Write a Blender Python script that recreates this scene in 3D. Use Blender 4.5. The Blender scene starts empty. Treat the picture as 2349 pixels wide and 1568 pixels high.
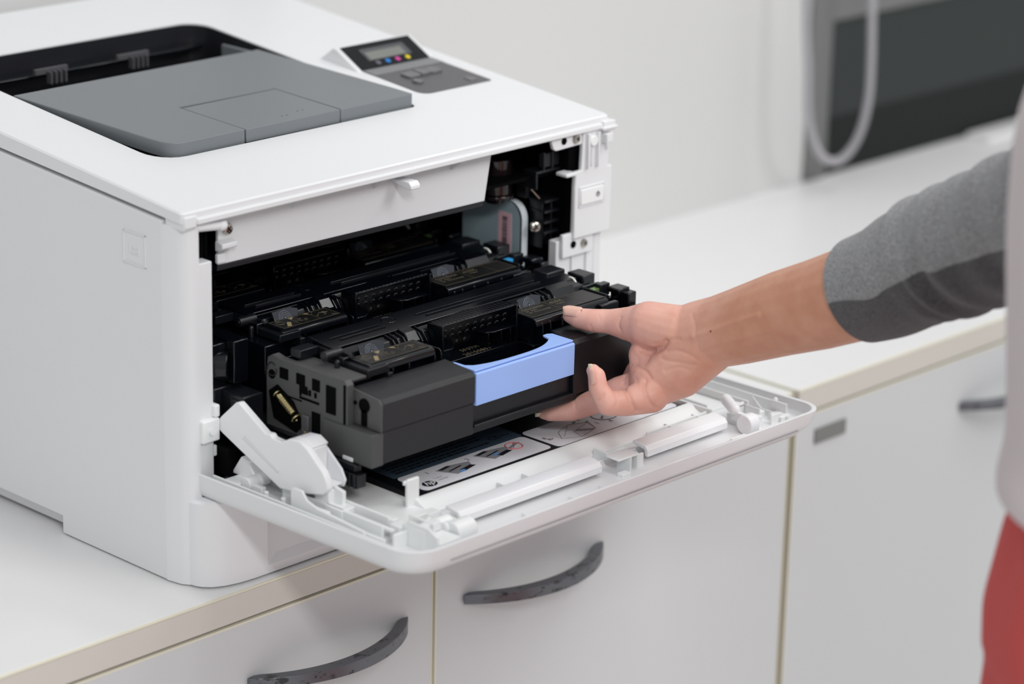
import bpy, bmesh, math, random
from mathutils import Vector, Matrix, Euler
random.seed(7)
PI = math.pi
SC = bpy.context.scene
COL = SC.collection

# ------------------------------------------------------------------ camera, world, lights, exposure
cam = bpy.data.cameras.new('camera')
camo = bpy.data.objects.new('camera', cam)
COL.objects.link(camo)
camo.location = (-1.12617, -1.36823, 0.76189)
camo.rotation_euler = Euler((1.25170, -0.02160, -0.80350), 'XYZ')
cam.sensor_width = 36.0
cam.lens = 6497.98 / 2349 * 36.0
cam.clip_start = 0.05
cam.clip_end = 30
cam.dof.use_dof = True
cam.dof.focus_distance = 1.955
cam.dof.aperture_fstop = 4.0
cam.dof.aperture_blades = 9
SC.camera = camo

w = bpy.data.worlds.new('room_light')
SC.world = w
w.use_nodes = True
bg = w.node_tree.nodes['Background']
bg.inputs[0].default_value = (0.97, 0.985, 1.0, 1)
bg.inputs[1].default_value = 0.46


def area(name, loc, size, power, target, color=(1, 1, 1)):
    l = bpy.data.lights.new(name, 'AREA')
    l.shape = 'RECTANGLE'
    l.size, l.size_y = size
    l.energy = power
    l.color = color
    o = bpy.data.objects.new(name, l)
    COL.objects.link(o)
    o.location = loc
    d = Vector(target) - Vector(loc)
    o.rotation_euler = d.to_track_quat('-Z', 'Y').to_euler()
    return o


# fluorescent ceiling fittings, all 1.9 m above the worktop
area('ceiling_lamp', (-1.3, -2.5, 1.9), (0.3, 1.2), 47, (-1.3, -2.5, 0), (1.0, 0.998, 0.99))
area('ceiling_lamp', (0.9, -2.3, 1.9), (1.0, 1.8), 40, (0.9, -2.3, 0), (1.0, 0.998, 0.99))
area('ceiling_lamp', (0.3, -0.6, 1.9), (0.3, 1.2), 6, (0.3, -0.6, 0), (1.0, 0.998, 0.99))
area('ceiling_lamp', (1.7, -0.7, 1.9), (0.3, 1.2), 9, (1.7, -0.7, 0), (1.0, 0.998, 0.99))

SC.view_settings.view_transform = 'Standard'
SC.view_settings.look = 'None'
SC.view_settings.gamma = 1
SC.view_settings.use_curve_mapping = False
SC.view_settings.exposure = 0.13


# ------------------------------------------------------------------ materials
def lin(c):
    c = c / 255.0
    return c / 12.92 if c <= 0.04045 else ((c + 0.055) / 1.055) ** 2.4


def rgb(r, g, b):
    return (lin(r), lin(g), lin(b), 1)


def mat(name, col, rough=0.5, metal=0.0, noise=None, bump=None, sss=0.0, coat=0.0, spec=0.5, trans=0.0, alpha=1.0):
    m = bpy.data.materials.new(name)
    m.use_nodes = True
    nt = m.node_tree
    p = nt.nodes['Principled BSDF']
    p.inputs['Base Color'].default_value = col
    p.inputs['Roughness'].default_value = rough
    p.inputs['Metallic'].default_value = metal
    p.inputs['Specular IOR Level'].default_value = spec
    p.inputs['Coat Weight'].default_value = coat
    p.inputs['Transmission Weight'].default_value = trans
    p.inputs['Alpha'].default_value = alpha
    if sss:
        p.inputs['Subsurface Weight'].default_value = sss
        p.inputs['Subsurface Radius'].default_value = (0.008, 0.003, 0.0015)
        p.inputs['Subsurface Scale'].default_value = 0.5
    tc = nt.nodes.new('ShaderNodeTexCoord')
    if noise:   # (scale, second colour, strength low, high)
        sc, c2, lo, hi = noise
        n = nt.nodes.new('ShaderNodeTexNoise')
        n.inputs['Scale'].default_value = sc
        n.inputs['Detail'].default_value = 4
        nt.links.new(tc.outputs['Object'], n.inputs['Vector'])
        r = nt.nodes.new('ShaderNodeValToRGB')
        r.color_ramp.elements[0].position = lo
        r.color_ramp.elements[1].position = hi
        r.color_ramp.elements[0].color = col
        r.color_ramp.elements[1].color = c2
        nt.links.new(n.outputs['Fac'], r.inputs['Fac'])
        nt.links.new(r.outputs['Color'], p.inputs['Base Color'])
    if bump:    # (scale, strength, distance)
        n2 = nt.nodes.new('ShaderNodeTexNoise')
        n2.inputs['Scale'].default_value = bump[0]
        n2.inputs['Detail'].default_value = 3
        nt.links.new(tc.outputs['Object'], n2.inputs['Vector'])
        b = nt.nodes.new('ShaderNodeBump')
        b.inputs['Strength'].default_value = bump[1]
        b.inputs['Distance'].default_value = bump[2]
        nt.links.new(n2.outputs['Fac'], b.inputs['Height'])
        nt.links.new(b.outputs['Normal'], p.inputs['Normal'])
    return m


M = {}
M['white'] = mat('white_plastic', rgb(229, 230, 232), 0.42, bump=(1800, 0.08, 0.0002))
M['white_in'] = mat('white_inner_plastic', rgb(238, 240, 240), 0.38)
M['milky'] = mat('milky_plastic', rgb(240, 241, 243), 0.3, spec=0.6)
M['fascia'] = mat('fascia_plastic', rgb(226, 227, 229), 0.4)
M['grey'] = mat('grey_tray_plastic', rgb(116, 121, 125), 0.42, bump=(1500, 0.1, 0.0002))
M['greyedge'] = mat('grey_edge_plastic', rgb(108, 114, 123), 0.45)
M['dark'] = mat('dark_bin_plastic', rgb(30, 31, 36), 0.35)
M['black'] = mat('black_gloss_plastic', rgb(7, 10, 16), 0.2, bump=(900, 0.04, 0.0003))
M['blackm'] = mat('black_satin_plastic', rgb(17, 20, 25), 0.34, bump=(1600, 0.10, 0.0002))
M['sideg'] = mat('side_plate_grained_plastic', rgb(76, 77, 77), 0.5, bump=(1600, 0.12, 0.0002))
M['blackg'] = mat('charcoal_grained_plastic', rgb(34, 35, 38), 0.45, bump=(1600, 0.12, 0.0002))
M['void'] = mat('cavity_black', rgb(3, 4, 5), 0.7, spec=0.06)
M['blue'] = mat('blue_handle_plastic', rgb(160, 193, 255), 0.4)
M['cyan'] = mat('cyan_mark', rgb(60, 160, 225), 0.4)
M['screenb'] = mat('display_surround', rgb(16, 20, 24), 0.3, spec=0.15)
M['bezel'] = mat('display_bezel', rgb(74, 76, 80), 0.25)
M['lcd'] = mat('lcd_glass', rgb(118, 121, 116), 0.2)
M['panel'] = mat('control_panel_grey', rgb(84, 84, 88), 0.4)
M['panel2'] = mat('control_panel_fold', rgb(126, 127, 130), 0.4)
M['button'] = mat('button_rubber', rgb(96, 96, 100), 0.25)
M['cy'] = mat('cyan_dot', rgb(20, 120, 200), 0.4)
M['mg'] = mat('magenta_dot', rgb(200, 60, 150), 0.4)
M['yl'] = mat('yellow_dot', rgb(215, 195, 20), 0.4)
M['gy'] = mat('grey_dot', rgb(95, 90, 105), 0.4)
M['steel'] = mat('screw_steel', rgb(190, 186, 178), 0.25, 1.0)
M['brass'] = mat('brass_spring', rgb(200, 185, 140), 0.3, 1.0)
M['plate'] = mat('sheet_metal_plate', rgb(168, 190, 198), 0.4)
M['plateedge'] = mat('plate_bright_edge', rgb(208, 216, 222), 0.3)
M['pink'] = mat('pink_barcode_label', rgb(244, 200, 212), 0.6)
M['ink'] = mat('label_ink', rgb(62, 48, 60), 0.6)
M['inkb'] = mat('label_black_ink', rgb(26, 22, 32), 0.6)
M['gold'] = mat('label_gold_print', rgb(112, 102, 82), 0.5)
M['goldl'] = mat('label_gold_solid', rgb(150, 134, 100), 0.5)
M['lblack'] = mat('label_black_film', rgb(20, 21, 21), 0.4)
M['paper'] = mat('label_white_film', rgb(240, 240, 246), 0.4)
M['navy'] = mat('rating_label', rgb(74, 92, 110), 0.35)
M['navyt'] = mat('rating_label_ink', rgb(20, 24, 34), 0.4)
M['red'] = mat('label_red_print', rgb(222, 110, 118), 0.5)
M['green'] = mat('label_green_print', rgb(34, 128, 92), 0.5)
M['sky'] = mat('label_blue_print', rgb(110, 165, 225), 0.5)
M['lgrey'] = mat('label_grey_print', rgb(150, 150, 154), 0.5)
M['tab'] = mat('clear_tab', rgb(38, 42, 50), 0.12, spec=0.7)
M['tabr'] = mat('clear_tab_ring', rgb(120, 126, 138), 0.1, spec=0.9)
M['foam'] = mat('white_roller_ring', rgb(232, 232, 228), 0.5)
M['gl'] = mat('green_contact', rgb(120, 150, 90), 0.3, 0.5)
M['worktop'] = mat('worktop_laminate', rgb(231, 231, 231), 0.38)
M['wtedge'] = mat('worktop_front_edge', rgb(208, 203, 196), 0.5)
M['cream'] = mat('cream_edge_band', rgb(226, 222, 204), 0.5)
M['creamd'] = mat('aged_edge_band', rgb(204, 201, 180), 0.6)
M['carc'] = mat('carcass_board', rgb(150, 143, 122), 0.7)
M['cab'] = mat('cabinet_laminate', rgb(206, 208, 210), 0.42)
M['gap'] = mat('dark_gap', rgb(86, 74, 70), 0.8)
M['wall'] = mat('wall_paint', rgb(212, 212, 211), 0.8)
M['floor'] = mat('floor_vinyl', rgb(206, 205, 202), 0.5, noise=(40, rgb(212, 211, 208), 0.4, 0.6))
M['frame'] = mat('grey_window_frame', rgb(118, 119, 118), 0.7, spec=0.2)
M['glass'] = mat('dark_window_glass', rgb(46, 51, 50), 0.5, spec=0.3)
M['glass_reflect'] = mat('dark_glass_painted_reflection', rgb(30, 33, 33), 0.55, spec=0.2)  # darker copy of the glass, carrying a reflection in its colour
M['cord'] = mat('grey_cord', rgb(168, 166, 170), 0.45)
M['lplate'] = mat('label_holder_grey', rgb(122, 123, 121), 0.5)
M['nail'] = mat('fingernail', rgb(232, 186, 170), 0.3, coat=0.2)
M['nailw'] = mat('fingernail_tip', rgb(236, 226, 196), 0.3)
M['shirt'] = mat('pale_shirt_cloth', rgb(212, 202, 204), 0.85, bump=(300, 0.2, 0.001))
M['skirt'] = mat('red_skirt_cloth', rgb(200, 78, 76), 0.8, bump=(25, 0.3, 0.01))
M['hair'] = mat('dark_hair', rgb(32, 26, 24), 0.4)
M['mole'] = mat('mole', rgb(120, 60, 50), 0.6)


def skin_mat():
    m = mat('skin', rgb(224, 170, 144), 0.46, sss=0.12, bump=(420, 0.22, 0.0006))
    nt = m.node_tree
    p = nt.nodes['Principled BSDF']
    tc = nt.nodes.new('ShaderNodeTexCoord')
    sep = nt.nodes.new('ShaderNodeSeparateXYZ')
    nt.links.new(tc.outputs['Object'], sep.inputs[0])
    # pinker towards the palm and fingertips, tanner towards the forearm (true skin colour)
    mr = nt.nodes.new('ShaderNodeMapRange')
    mr.inputs['From Min'].default_value = -0.24
    mr.inputs['From Max'].default_value = -0.15
    nt.links.new(sep.outputs['Y'], mr.inputs['Value'])
    r = nt.nodes.new('ShaderNodeValToRGB')
    r.color_ramp.elements[0].color = rgb(214, 159, 131)
    r.color_ramp.elements[1].color = rgb(238, 187, 174)
    nt.links.new(mr.outputs[0], r.inputs['Fac'])
    n = nt.nodes.new('ShaderNodeTexNoise')
    n.inputs['Scale'].default_value = 60
    n.inputs['Detail'].default_value = 4
    nt.links.new(tc.outputs['Object'], n.inputs['Vector'])
    mx = nt.nodes.new('ShaderNodeMix')
    mx.data_type = 'RGBA'
    mx.blend_type = 'MULTIPLY'
    mr2 = nt.nodes.new('ShaderNodeValToRGB')
    mr2.color_ramp.elements[0].position = 0.3
    mr2.color_ramp.elements[1].position = 0.7
    mr2.color_ramp.elements[0].color = (0.86, 0.74, 0.70, 1)
    mr2.color_ramp.elements[1].color = (1, 1, 1, 1)
    nt.links.new(n.outputs['Fac'], mr2.inputs['Fac'])
    mx.inputs['Factor'].default_value = 0.8
    nt.links.new(r.outputs['Color'], mx.inputs['A'])
    nt.links.new(mr2.outputs['Color'], mx.inputs['B'])
    nt.links.new(mx.outputs['Result'], p.inputs['Base Color'])
    return m


M['skin'] = skin_mat()


def knit(name, c1, c2):
    m = mat(name, c1, 0.95, noise=(900, c2, 0.35, 0.65), bump=(1400, 0.8, 0.0012), spec=0.1)
    nt = m.node_tree
    p = nt.nodes['Principled BSDF']
    p.inputs['Sheen Weight'].default_value = 0.3
    return m


M['knit'] = knit('heather_grey_knit', rgb(118, 119, 121), rgb(172, 173, 175))
M['knitd'] = knit('charcoal_knit', rgb(66, 66, 68), rgb(102, 102, 104))


def chrome_mat():
    m = mat('worn_chrome', rgb(150, 152, 158), 0.28, 0.9)
    nt = m.node_tree
    p = nt.nodes['Principled BSDF']
    tc = nt.nodes.new('ShaderNodeTexCoord')
    mp = nt.nodes.new('ShaderNodeMapping')
    mp.inputs['Scale'].default_value = (1.0, 1.0, 2.2)
    nt.links.new(tc.outputs['Object'], mp.inputs[0])
    n = nt.nodes.new('ShaderNodeTexNoise')
    n.inputs['Scale'].default_value = 75
    n.inputs['Detail'].default_value = 9
    n.inputs['Roughness'].default_value = 0.72
    nt.links.new(mp.outputs[0], n.inputs['Vector'])
    r = nt.nodes.new('ShaderNodeValToRGB')
    r.color_ramp.elements[0].position = 0.42
    r.color_ramp.elements[1].position = 0.45
    r.color_ramp.elements[0].color = rgb(44, 44, 46)
    r.color_ramp.elements[1].color = rgb(104, 106, 112)
    nt.links.new(n.outputs['Fac'], r.inputs['Fac'])
    nt.links.new(r.outputs['Color'], p.inputs['Base Color'])
    r2 = nt.nodes.new('ShaderNodeValToRGB')
    r2.color_ramp.elements[0].position = 0.42
    r2.color_ramp.elements[1].position = 0.45
    r2.color_ramp.elements[0].color = (0.1, 0.1, 0.1, 1)
    r2.color_ramp.elements[1].color = (0.5, 0.5, 0.5, 1)
    nt.links.new(n.outputs['Fac'], r2.inputs['Fac'])
    nt.links.new(r2.outputs['Color'], p.inputs['Metallic'])
    p.inputs['Roughness'].default_value = 0.34
    return m


M['chrome'] = chrome_mat()


# ------------------------------------------------------------------ mesh helpers
class MB:
    def __init__(s):
        s.v = []
        s.f = []
        s.mi = []
        s.cur = 0

    def add(s, vs, fs):
        n = len(s.v)
        s.v += [tuple(v) for v in vs]
        s.f += [tuple(n + i for i in f) for f in fs]
        s.mi += [s.cur] * len(fs)
        return s

    def box(s, x0, x1, y0, y1, z0, z1):
        v = [(x, y, z) for x in (x0, x1) for y in (y0, y1) for z in (z0, z1)]
        return s.add(v, [(0, 1, 3, 2), (4, 6, 7, 5), (0, 4, 5, 1), (2, 3, 7, 6), (0, 2, 6, 4), (1, 5, 7, 3)])

    def prism(s, poly, ax, a, b):
        n = len(poly)
        vs = []
        for h in (a, b):
            for p in poly:
                q = list(p)
                q.insert(ax, h)
                vs.append(q)
        fs = [tuple(range(n)), tuple(range(2 * n - 1, n - 1, -1))]
        for i in range(n):
            j = (i + 1) % n
            fs.append((i, i + n, j + n, j))
        return s.add(vs, fs)

    def loft(s, loops, cap0=True, cap1=True):
        n = len(loops[0])
        vs = [p for l in loops for p in l]
        fs = []
        for k in range(len(loops) - 1):
            for i in range(n):
                j = (i + 1) % n
                fs.append((k * n + i, k * n + j, (k + 1) * n + j, (k + 1) * n + i))
        if cap0:
            fs.append(tuple(range(n - 1, -1, -1)))
        if cap1:
            fs.append(tuple(range((len(loops) - 1) * n, len(loops) * n)))
        return s.add(vs, fs)

    def cyl(s, p0, p1, r0, r1=None, n=16, cap=True):
        r1 = r0 if r1 is None else r1
        p0, p1 = Vector(p0), Vector(p1)
        d = (p1 - p0).normalized()
        u = d.orthogonal().normalized()
        v = d.cross(u)
        L = [[p + (u * math.cos(t) + v * math.sin(t)) * r for t in [2 * PI * i / n for i in range(n)]] for p, r in ((p0, r0), (p1, r1))]
        return s.loft(L, cap, cap)

    def capsule(s, p0, p1, r0, r1=None, n=16, k=5):
        r1 = r0 if r1 is None else r1
        p0, p1 = Vector(p0), Vector(p1)
        d = (p1 - p0).normalized()
        u = d.orthogonal().normalized()
        v = d.cross(u)
        L = []
        for i in range(k):
            a = -PI / 2 + PI / 2 * (i + 0.3) / (k - 1 + 0.3)
            L.append((p0 + d * r0 * math.sin(a), r0 * math.cos(a)))
        for i in range(k):
            a = PI / 2 * i / (k - 1 + 0.3)
            L.append((p1 + d * r1 * math.sin(a), r1 * math.cos(a)))
        return s.loft([[p + (u * math.cos(t) + v * math.sin(t)) * r for t in [2 * PI * q / n for q in range(n)]] for p, r in L])

    def sphere(s, c, rx, ry=None, rz=None, n=20, k=12):
        ry = rx if ry is None else ry
        rz = rx if rz is None else rz
        L = []
        for i in range(1, k):
            a = -PI / 2 + PI * i / k
            L.append([(c[0] + rx * math.cos(a) * math.cos(t), c[1] + ry * math.cos(a) * math.sin(t), c[2] + rz * math.sin(a)) for t in [2 * PI * q / n for q in range(n)]])
        return s.loft(L)

    def ring(s, c, ax, R, r, n=20, m=6):
        ax = Vector(ax).normalized()
        u = ax.orthogonal().normalized()
        v = ax.cross(u)
        L = []
        for i in range(n):
            t = 2 * PI * i / n
            e = u * math.cos(t) + v * math.sin(t)
            L.append([Vector(c) + e * (R + r * math.cos(q)) + ax * r * math.sin(q) for q in [2 * PI * j / m for j in range(m)]])
        L.append(L[0])
        return s.loft(L, False, False)

    def quadflat(s, pts, h=0.00015):
        """a thin printed patch: pts are the corners in order, h its thickness along their normal"""
        P = [Vector(p) for p in pts]
        nrm = (P[1] - P[0]).cross(P[2] - P[0]).normalized()
        if nrm.z < -0.2:
            nrm = -nrm
        n = len(P)
        vs = P + [p + nrm * h for p in P]
        fs = [tuple(range(n)), tuple(range(2 * n - 1, n - 1, -1))] + [(i, i + n, (i + 1) % n + n, (i + 1) % n) for i in range(n)]
        return s.add(vs, fs)


def obj(name, mb, m, parent=None, bev=0.0, seg=2, smooth=True, angle=35, label=None, cat=None, group=None, kind=None):
    me = bpy.data.meshes.new(name)
    me.from_pydata(mb.v, [], mb.f)
    for mm in (m if isinstance(m, (list, tuple)) else [m]):
        me.materials.append(M[mm] if isinstance(mm, str) else mm)
    if isinstance(m, (list, tuple)):
        for i, k in enumerate(mb.mi):
            me.polygons[i].material_index = k
    bm = bmesh.new()
    bm.from_mesh(me)
    bmesh.ops.recalc_face_normals(bm, faces=bm.faces)
    bm.to_mesh(me)
    bm.free()
    if smooth:
        for p in me.polygons:
            p.use_smooth = True
        me.set_sharp_from_angle(angle=math.radians(angle))
    o = bpy.data.objects.new(name, me)
    COL.objects.link(o)
    if parent is not None:
        o.parent = parent
    if bev:
        b = o.modifiers.new('bevel', 'BEVEL')
        b.width = bev
        b.segments = seg
        b.limit_method = 'ANGLE'
        b.angle_limit = math.radians(40)
        b.harden_normals = False
    tag(o, label, cat, group, kind)
    return o


def tag(o, label=None, cat=None, group=None, kind=None):
    if label:
        o['label'] = label
    if cat:
        o['category'] = cat
    if group:
        o['group'] = group
    if kind:
        o['kind'] = kind
    return o


def empty(name, label=None, cat=None, group=None, loc=(0, 0, 0), kind=None):
    o = bpy.data.objects.new(name, None)
    COL.objects.link(o)
    o.location = loc
    o.empty_display_size = 0.02
    return tag(o, label, cat, group, kind)


def B(*a):
    return MB().box(*a)


def rrect(x0, x1, y0, y1, r, n=6):
    """rounded rectangle corner loop, counter-clockwise from lower-left; r number or 4 radii (ll, lr, ur, ul)"""
    if not isinstance(r, (list, tuple)):
        r = (r,) * 4
    out = []
    for (cx, cy, a0), rr in zip(((x0, y0, PI), (x1, y0, 1.5 * PI), (x1, y1, 0), (x0, y1, 0.5 * PI)), r):
        sx = 1 if cx == x0 else -1
        sy = 1 if cy == y0 else -1
        for i in range(n + 1):
            a = a0 + PI / 2 * i / n
            out.append((cx + sx * rr + rr * math.cos(a), cy + sy * rr + rr * math.sin(a)))
    return out


def text(name, s, size, origin, xd, yd, m, parent, extrude=0.0, shear=0.0, spacing=1.0, bold=0.0):
    c = bpy.data.curves.new('txt', 'FONT')
    c.body = s
    c.size = size
    c.shear = shear
    c.space_character = spacing
    c.extrude = extrude
    c.offset = bold
    c.resolution_u = 2
    t = bpy.data.objects.new('txt', c)
    COL.objects.link(t)
    dg = bpy.context.evaluated_depsgraph_get()
    me = bpy.data.meshes.new_from_object(t.evaluated_get(dg))
    bpy.data.objects.remove(t)
    bpy.data.curves.remove(c)
    xd = Vector(xd).normalized()
    yd = Vector(yd).normalized()
    zd = xd.cross(yd)
    mt = Matrix(((xd.x, yd.x, zd.x, origin[0]), (xd.y, yd.y, zd.y, origin[1]), (xd.z, yd.z, zd.z, origin[2]), (0, 0, 0, 1)))
    me.transform(mt)
    me.materials.clear()
    me.materials.append(M[m])
    me.name = name
    o = bpy.data.objects.new(name, me)
    COL.objects.link(o)
    o.parent = parent
    return o


def screw(c, ax, r, parent, m='steel', name='screw'):
    a = Vector(ax).normalized()
    c = Vector(c)
    mb = MB().cyl(c, c + a * r * 0.5, r, r * 0.85, 16)
    mb.cyl(c + a * r * 0.5, c + a * r * 0.62, r * 0.8, r * 0.55, 16)
    u = a.orthogonal().normalized()
    v = a.cross(u)
    mb.cur = 1
    for d in (u, v):
        e = a.cross(d)
        p = c + a * r * 0.63
        mb.quadflat([p - d * r * .55 - e * r * .1, p + d * r * .55 - e * r * .1, p + d * r * .55 + e * r * .1, p - d * r * .55 + e * r * .1], 0.0001)
    return obj(name, mb, [m, 'void'], parent)


# ------------------------------------------------------------------ the room
FL = -0.80
obj('floor', B(-3, 4, -3, 0.5, FL - 0.02, FL), 'floor', kind='structure')
wb = MB()
wb.prism([(-3, 0.445), (0.43, 0.445), (0.43, 0.387), (1.153, 0.387), (1.153, 0.6), (-3, 0.6)], 2, FL, 2.0)
wb.box(1.153, 4, 0.387, 0.6, FL, -0.03)
wb.box(1.153, 4, 0.387, 0.6, 0.36, 2.0)
wb.box(2.4, 4, 0.387, 0.6, -0.03, 0.36)
obj('wall_back', wb, 'wall', kind='structure')
win = empty('window_1', 'dark glazed hatch in a grey frame above the right worktop', kind='structure', loc=(1.153, 0.387, 0))
win_parts = []
o = obj('window_frame', MB().box(1.153, 1.187, 0.383, 0.41, 0.0005, 0.36).box(1.187, 2.4, 0.383, 0.41, 0.166, 0.36).box(2.366, 2.4, 0.383, 0.41, 0.0005, 0.166), 'frame')
win_parts.append(o)
o = obj('window_glass', B(1.187, 2.366, 0.3865, 0.392, 0.062, 0.166), 'glass')
win_parts.append(o)
o = obj('window_reflection_strip', B(1.187, 2.366, 0.3862, 0.392, 0.0005, 0.062), 'glass_reflect')  # foot of the same glass; the dark reflection there is painted as a strip
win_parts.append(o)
for o in win_parts:
    o.parent = win
    o.matrix_parent_inverse = Matrix.Translation((-1.153, -0.387, 0))
obj('trim_1', B(1.44, 3.6, 0.352, 0.3825, 0.0002, 0.006), 'worktop', bev=0.001, kind='structure')

# coiled cord hanging in front of the hatch
pts = []
path = [(1.063, 0.345, 0.62), (1.072, 0.34, 0.40), (1.077, 0.335, 0.21), (1.079, 0.33, 0.14), (1.0835, 0.33, 0.095), (1.094, 0.33, 0.065), (1.112, 0.33, 0.044),
        (1.137, 0.33, 0.036), (1.160, 0.33, 0.046), (1.175, 0.33, 0.066), (1.183, 0.33, 0.095), (1.1835, 0.33, 0.13), (1.181, 0.33, 0.17), (1.177, 0.33, 0.22), (1.168, 0.335, 0.40), (1.163, 0.345, 0.62)]


def catmull(P, k):
    P = [Vector(p) for p in P]
    out = []
    for i in range(len(P) - 1):
        a, b, c, d = P[max(i - 1, 0)], P[i], P[i + 1], P[min(i + 2, len(P) - 1)]
        for j in range(k):
            t = j / k
            out.append(0.5 * ((2 * b) + (c - a) * t + (2 * a - 5 * b + 4 * c - d) * t * t + (3 * b - a - 3 * c + d) * t ** 3))
    out.append(P[-1])
    return out


cp = catmull(path, 12)
# resample by length
L = [0]
for a, b in zip(cp, cp[1:]):
    L.append(L[-1] + (b - a).length)


def at_len(s):
    for i in range(len(L) - 1):
        if L[i + 1] >= s:
            t = (s - L[i]) / max(L[i + 1] - L[i], 1e-9)
            return cp[i].lerp(cp[i + 1], t), (cp[i + 1] - cp[i]).normalized()
    return cp[-1], (cp[-1] - cp[-2]).normalized()


cord = MB()
loops = []
pitch = 0.0036
N = int(L[-1] / pitch * 8)
for i in range(N):
    s = L[-1] * i / N
    p, d = at_len(s)
    u = Vector((0, 1, 0))
    v = d.cross(u).normalized()
    r = 0.0042 + 0.0007 * math.cos(2 * PI * s / pitch)
    loops.append([p + (u * math.cos(t) + v * math.sin(t)) * r for t in [2 * PI * q / 10 for q in range(10)]])
cord.loft(loops)
cr = empty('coiled_cord', 'light grey coiled cable hanging in a U in front of the dark hatch', 'cable', loc=(0, 0, 0))
obj('cable', cord, 'cord', cr)
obj('cord_bracket', B(1.055, 1.075, 0.345, 0.3868, 0.60, 0.62), 'frame', cr, bev=0.003)
obj('cord_bracket', B(1.155, 1.175, 0.345, 0.3868, 0.60, 0.62), 'frame', cr, bev=0.003)

# ------------------------------------------------------------------ worktops and cabinets
YE = -0.026
JX = 0.6250


def worktop(x0, x1, label, rnd=(0.002, 0.002)):
    r = empty('worktop', label, 'worktop', loc=(0, 0, 0))
    mb = MB()
    top = rrect(x0 + 0.0016, x1 - 0.0016, YE + 0.0016, 0.3868, (rnd[0], rnd[1], 0.0005, 0.0005))
    mb.loft([[(x, y, -0.0215) for x, y in top], [(x, y, 0.0) for x, y in top]])
    obj('top_panel', mb, 'worktop', r, bev=0.0005)
    ed = MB()
    ed.box(x0 + 0.003, x1 - 0.003, YE, YE + 0.0016, -0.0215, -0.0022)
    obj('front_edge', ed, 'wtedge', r)
    cb = MB().box(x0 + 0.003, x1 - 0.003, YE - 0.0002, YE + 0.0018, -0.0022, -0.0001)
    obj('edge_band', cb, 'cream', r, bev=0.0006, label='cream strip along the front edge')
    for xx in (x0, x1):
        a, b = (xx, xx + 0.0016) if xx == x0 else (xx - 0.0016, xx)
        obj('edge_band', MB().box(a, b, YE + 0.002, 0.3868, -0.0215, 0.0001), 'creamd', r, label='yellowed strip along the end of the worktop')
    return r


worktop(-1.6, JX - 0.0012, 'white laminate worktop under the printer, with beige front edge')
worktop(JX + 0.0012, 3.6, 'right-hand white laminate worktop beyond the joint, in front of the dark hatch', (0.006, 0.002))


def handle(xa, xb, z, parent):
    n = 28
    loops = []
    for i in range(n + 1):
        t = i / n
        x = xa + (xb - xa) * t
        y = YE - 0.0005 - 0.030 * (1 - (2 * t - 1) ** 2) ** 0.85
        yi = y + (0.0095 if 0.04 < t < 0.96 else 0.0095 * min(t, 1 - t) / 0.04)
        yi = min(yi, YE + 0.001)
        hz = 0.0075 + 0.0030 * t
        loops.append([(x, y, z - hz), (x, yi, z - hz), (x, yi, z), (x, y, z)])
    return obj('handle', MB().loft(loops), 'chrome', parent, bev=0.0006, label='bowed chrome handle with flaking plating')


def cabinet(x0, x1, label, hx=None, plate=False):
    r = empty('base_cabinet', label, 'cabinet', group=None, loc=(0, 0, 0))
    obj('carcass', MB().box(x0 + 0.0002, x1 - 0.0002, -0.006, 0.380, FL + 0.06, -0.0218), 'carc', r, label='cabinet body with aged cream edges')
    obj('plinth', B(x0 + 0.001, x1 - 0.001, 0.03, 0.05, FL, FL + 0.0598), 'cab', r)
    d = obj('door_panel', B(x0 + 0.0018, x1 - 0.0018, YE + 0.0014, -0.0062, FL + 0.065, -0.0262), 'cab', r)
    e = MB().box(x0 + 0.0004, x0 + 0.0017, YE + 0.0012, -0.0062, FL + 0.065, -0.0250).box(x1 - 0.0017, x1 - 0.0004, YE + 0.0012, -0.0062, FL + 0.065, -0.0250)
    e.box(x0 + 0.0018, x1 - 0.0018, YE + 0.0012, -0.0062, -0.0261, -0.0245)
    obj('edge_band', e, 'cream', d, label='cream edging round the door panel')
    if hx:
        handle(hx[0], hx[1], -0.0665, d)
    if plate:
        obj('label_holder', B(0.6545, 0.6960, YE - 0.0004, YE + 0.0016, -0.0535, -0.0405), 'lplate', d, bev=0.0005, label='small grey label holder')
    return r


cabinet(-0.61, -0.206, 'far left white base cabinet under the printer worktop, only its corner in view', (-0.35, -0.198 - 0.02))
cabinet(-0.2055, 0.2100, 'white base cabinet below the printer, bowed handle at the bottom edge', (0.031, 0.183))
cabinet(0.2120, 0.6215, 'white base cabinet below the open printer door, its handle fully in view', (0.240, 0.392))
cabinet(0.6285, 1.043, 'white base cabinet with a small grey label holder, right of the joint', (0.862, 1.014), True)
cabinet(1.0445, 1.459, 'white base cabinet behind the person, at the far right', (1.28, 1.43))

# ------------------------------------------------------------------ the printer
PR = empty('laser_printer', 'white colour laser printer on the worktop, front door open and toner drawer pulled out', 'printer')
H, S = 0.263, 0.0923
W = 0.412
YB = 0.428


def zt(y):
    return H + S * y


# top cover with the output recess
outer = rrect(0.0, W, -0.001, YB, (0.003, 0.004, 0.004, 0.004))
inner = rrect(0.0550, 0.2975, 0.0865, 0.3385, (0.022, 0.006, 0.020, 0.018))


def under(x, y):
    return 0.2545 + 0.0722 * y if y > 0.01 else 0.2545


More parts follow.
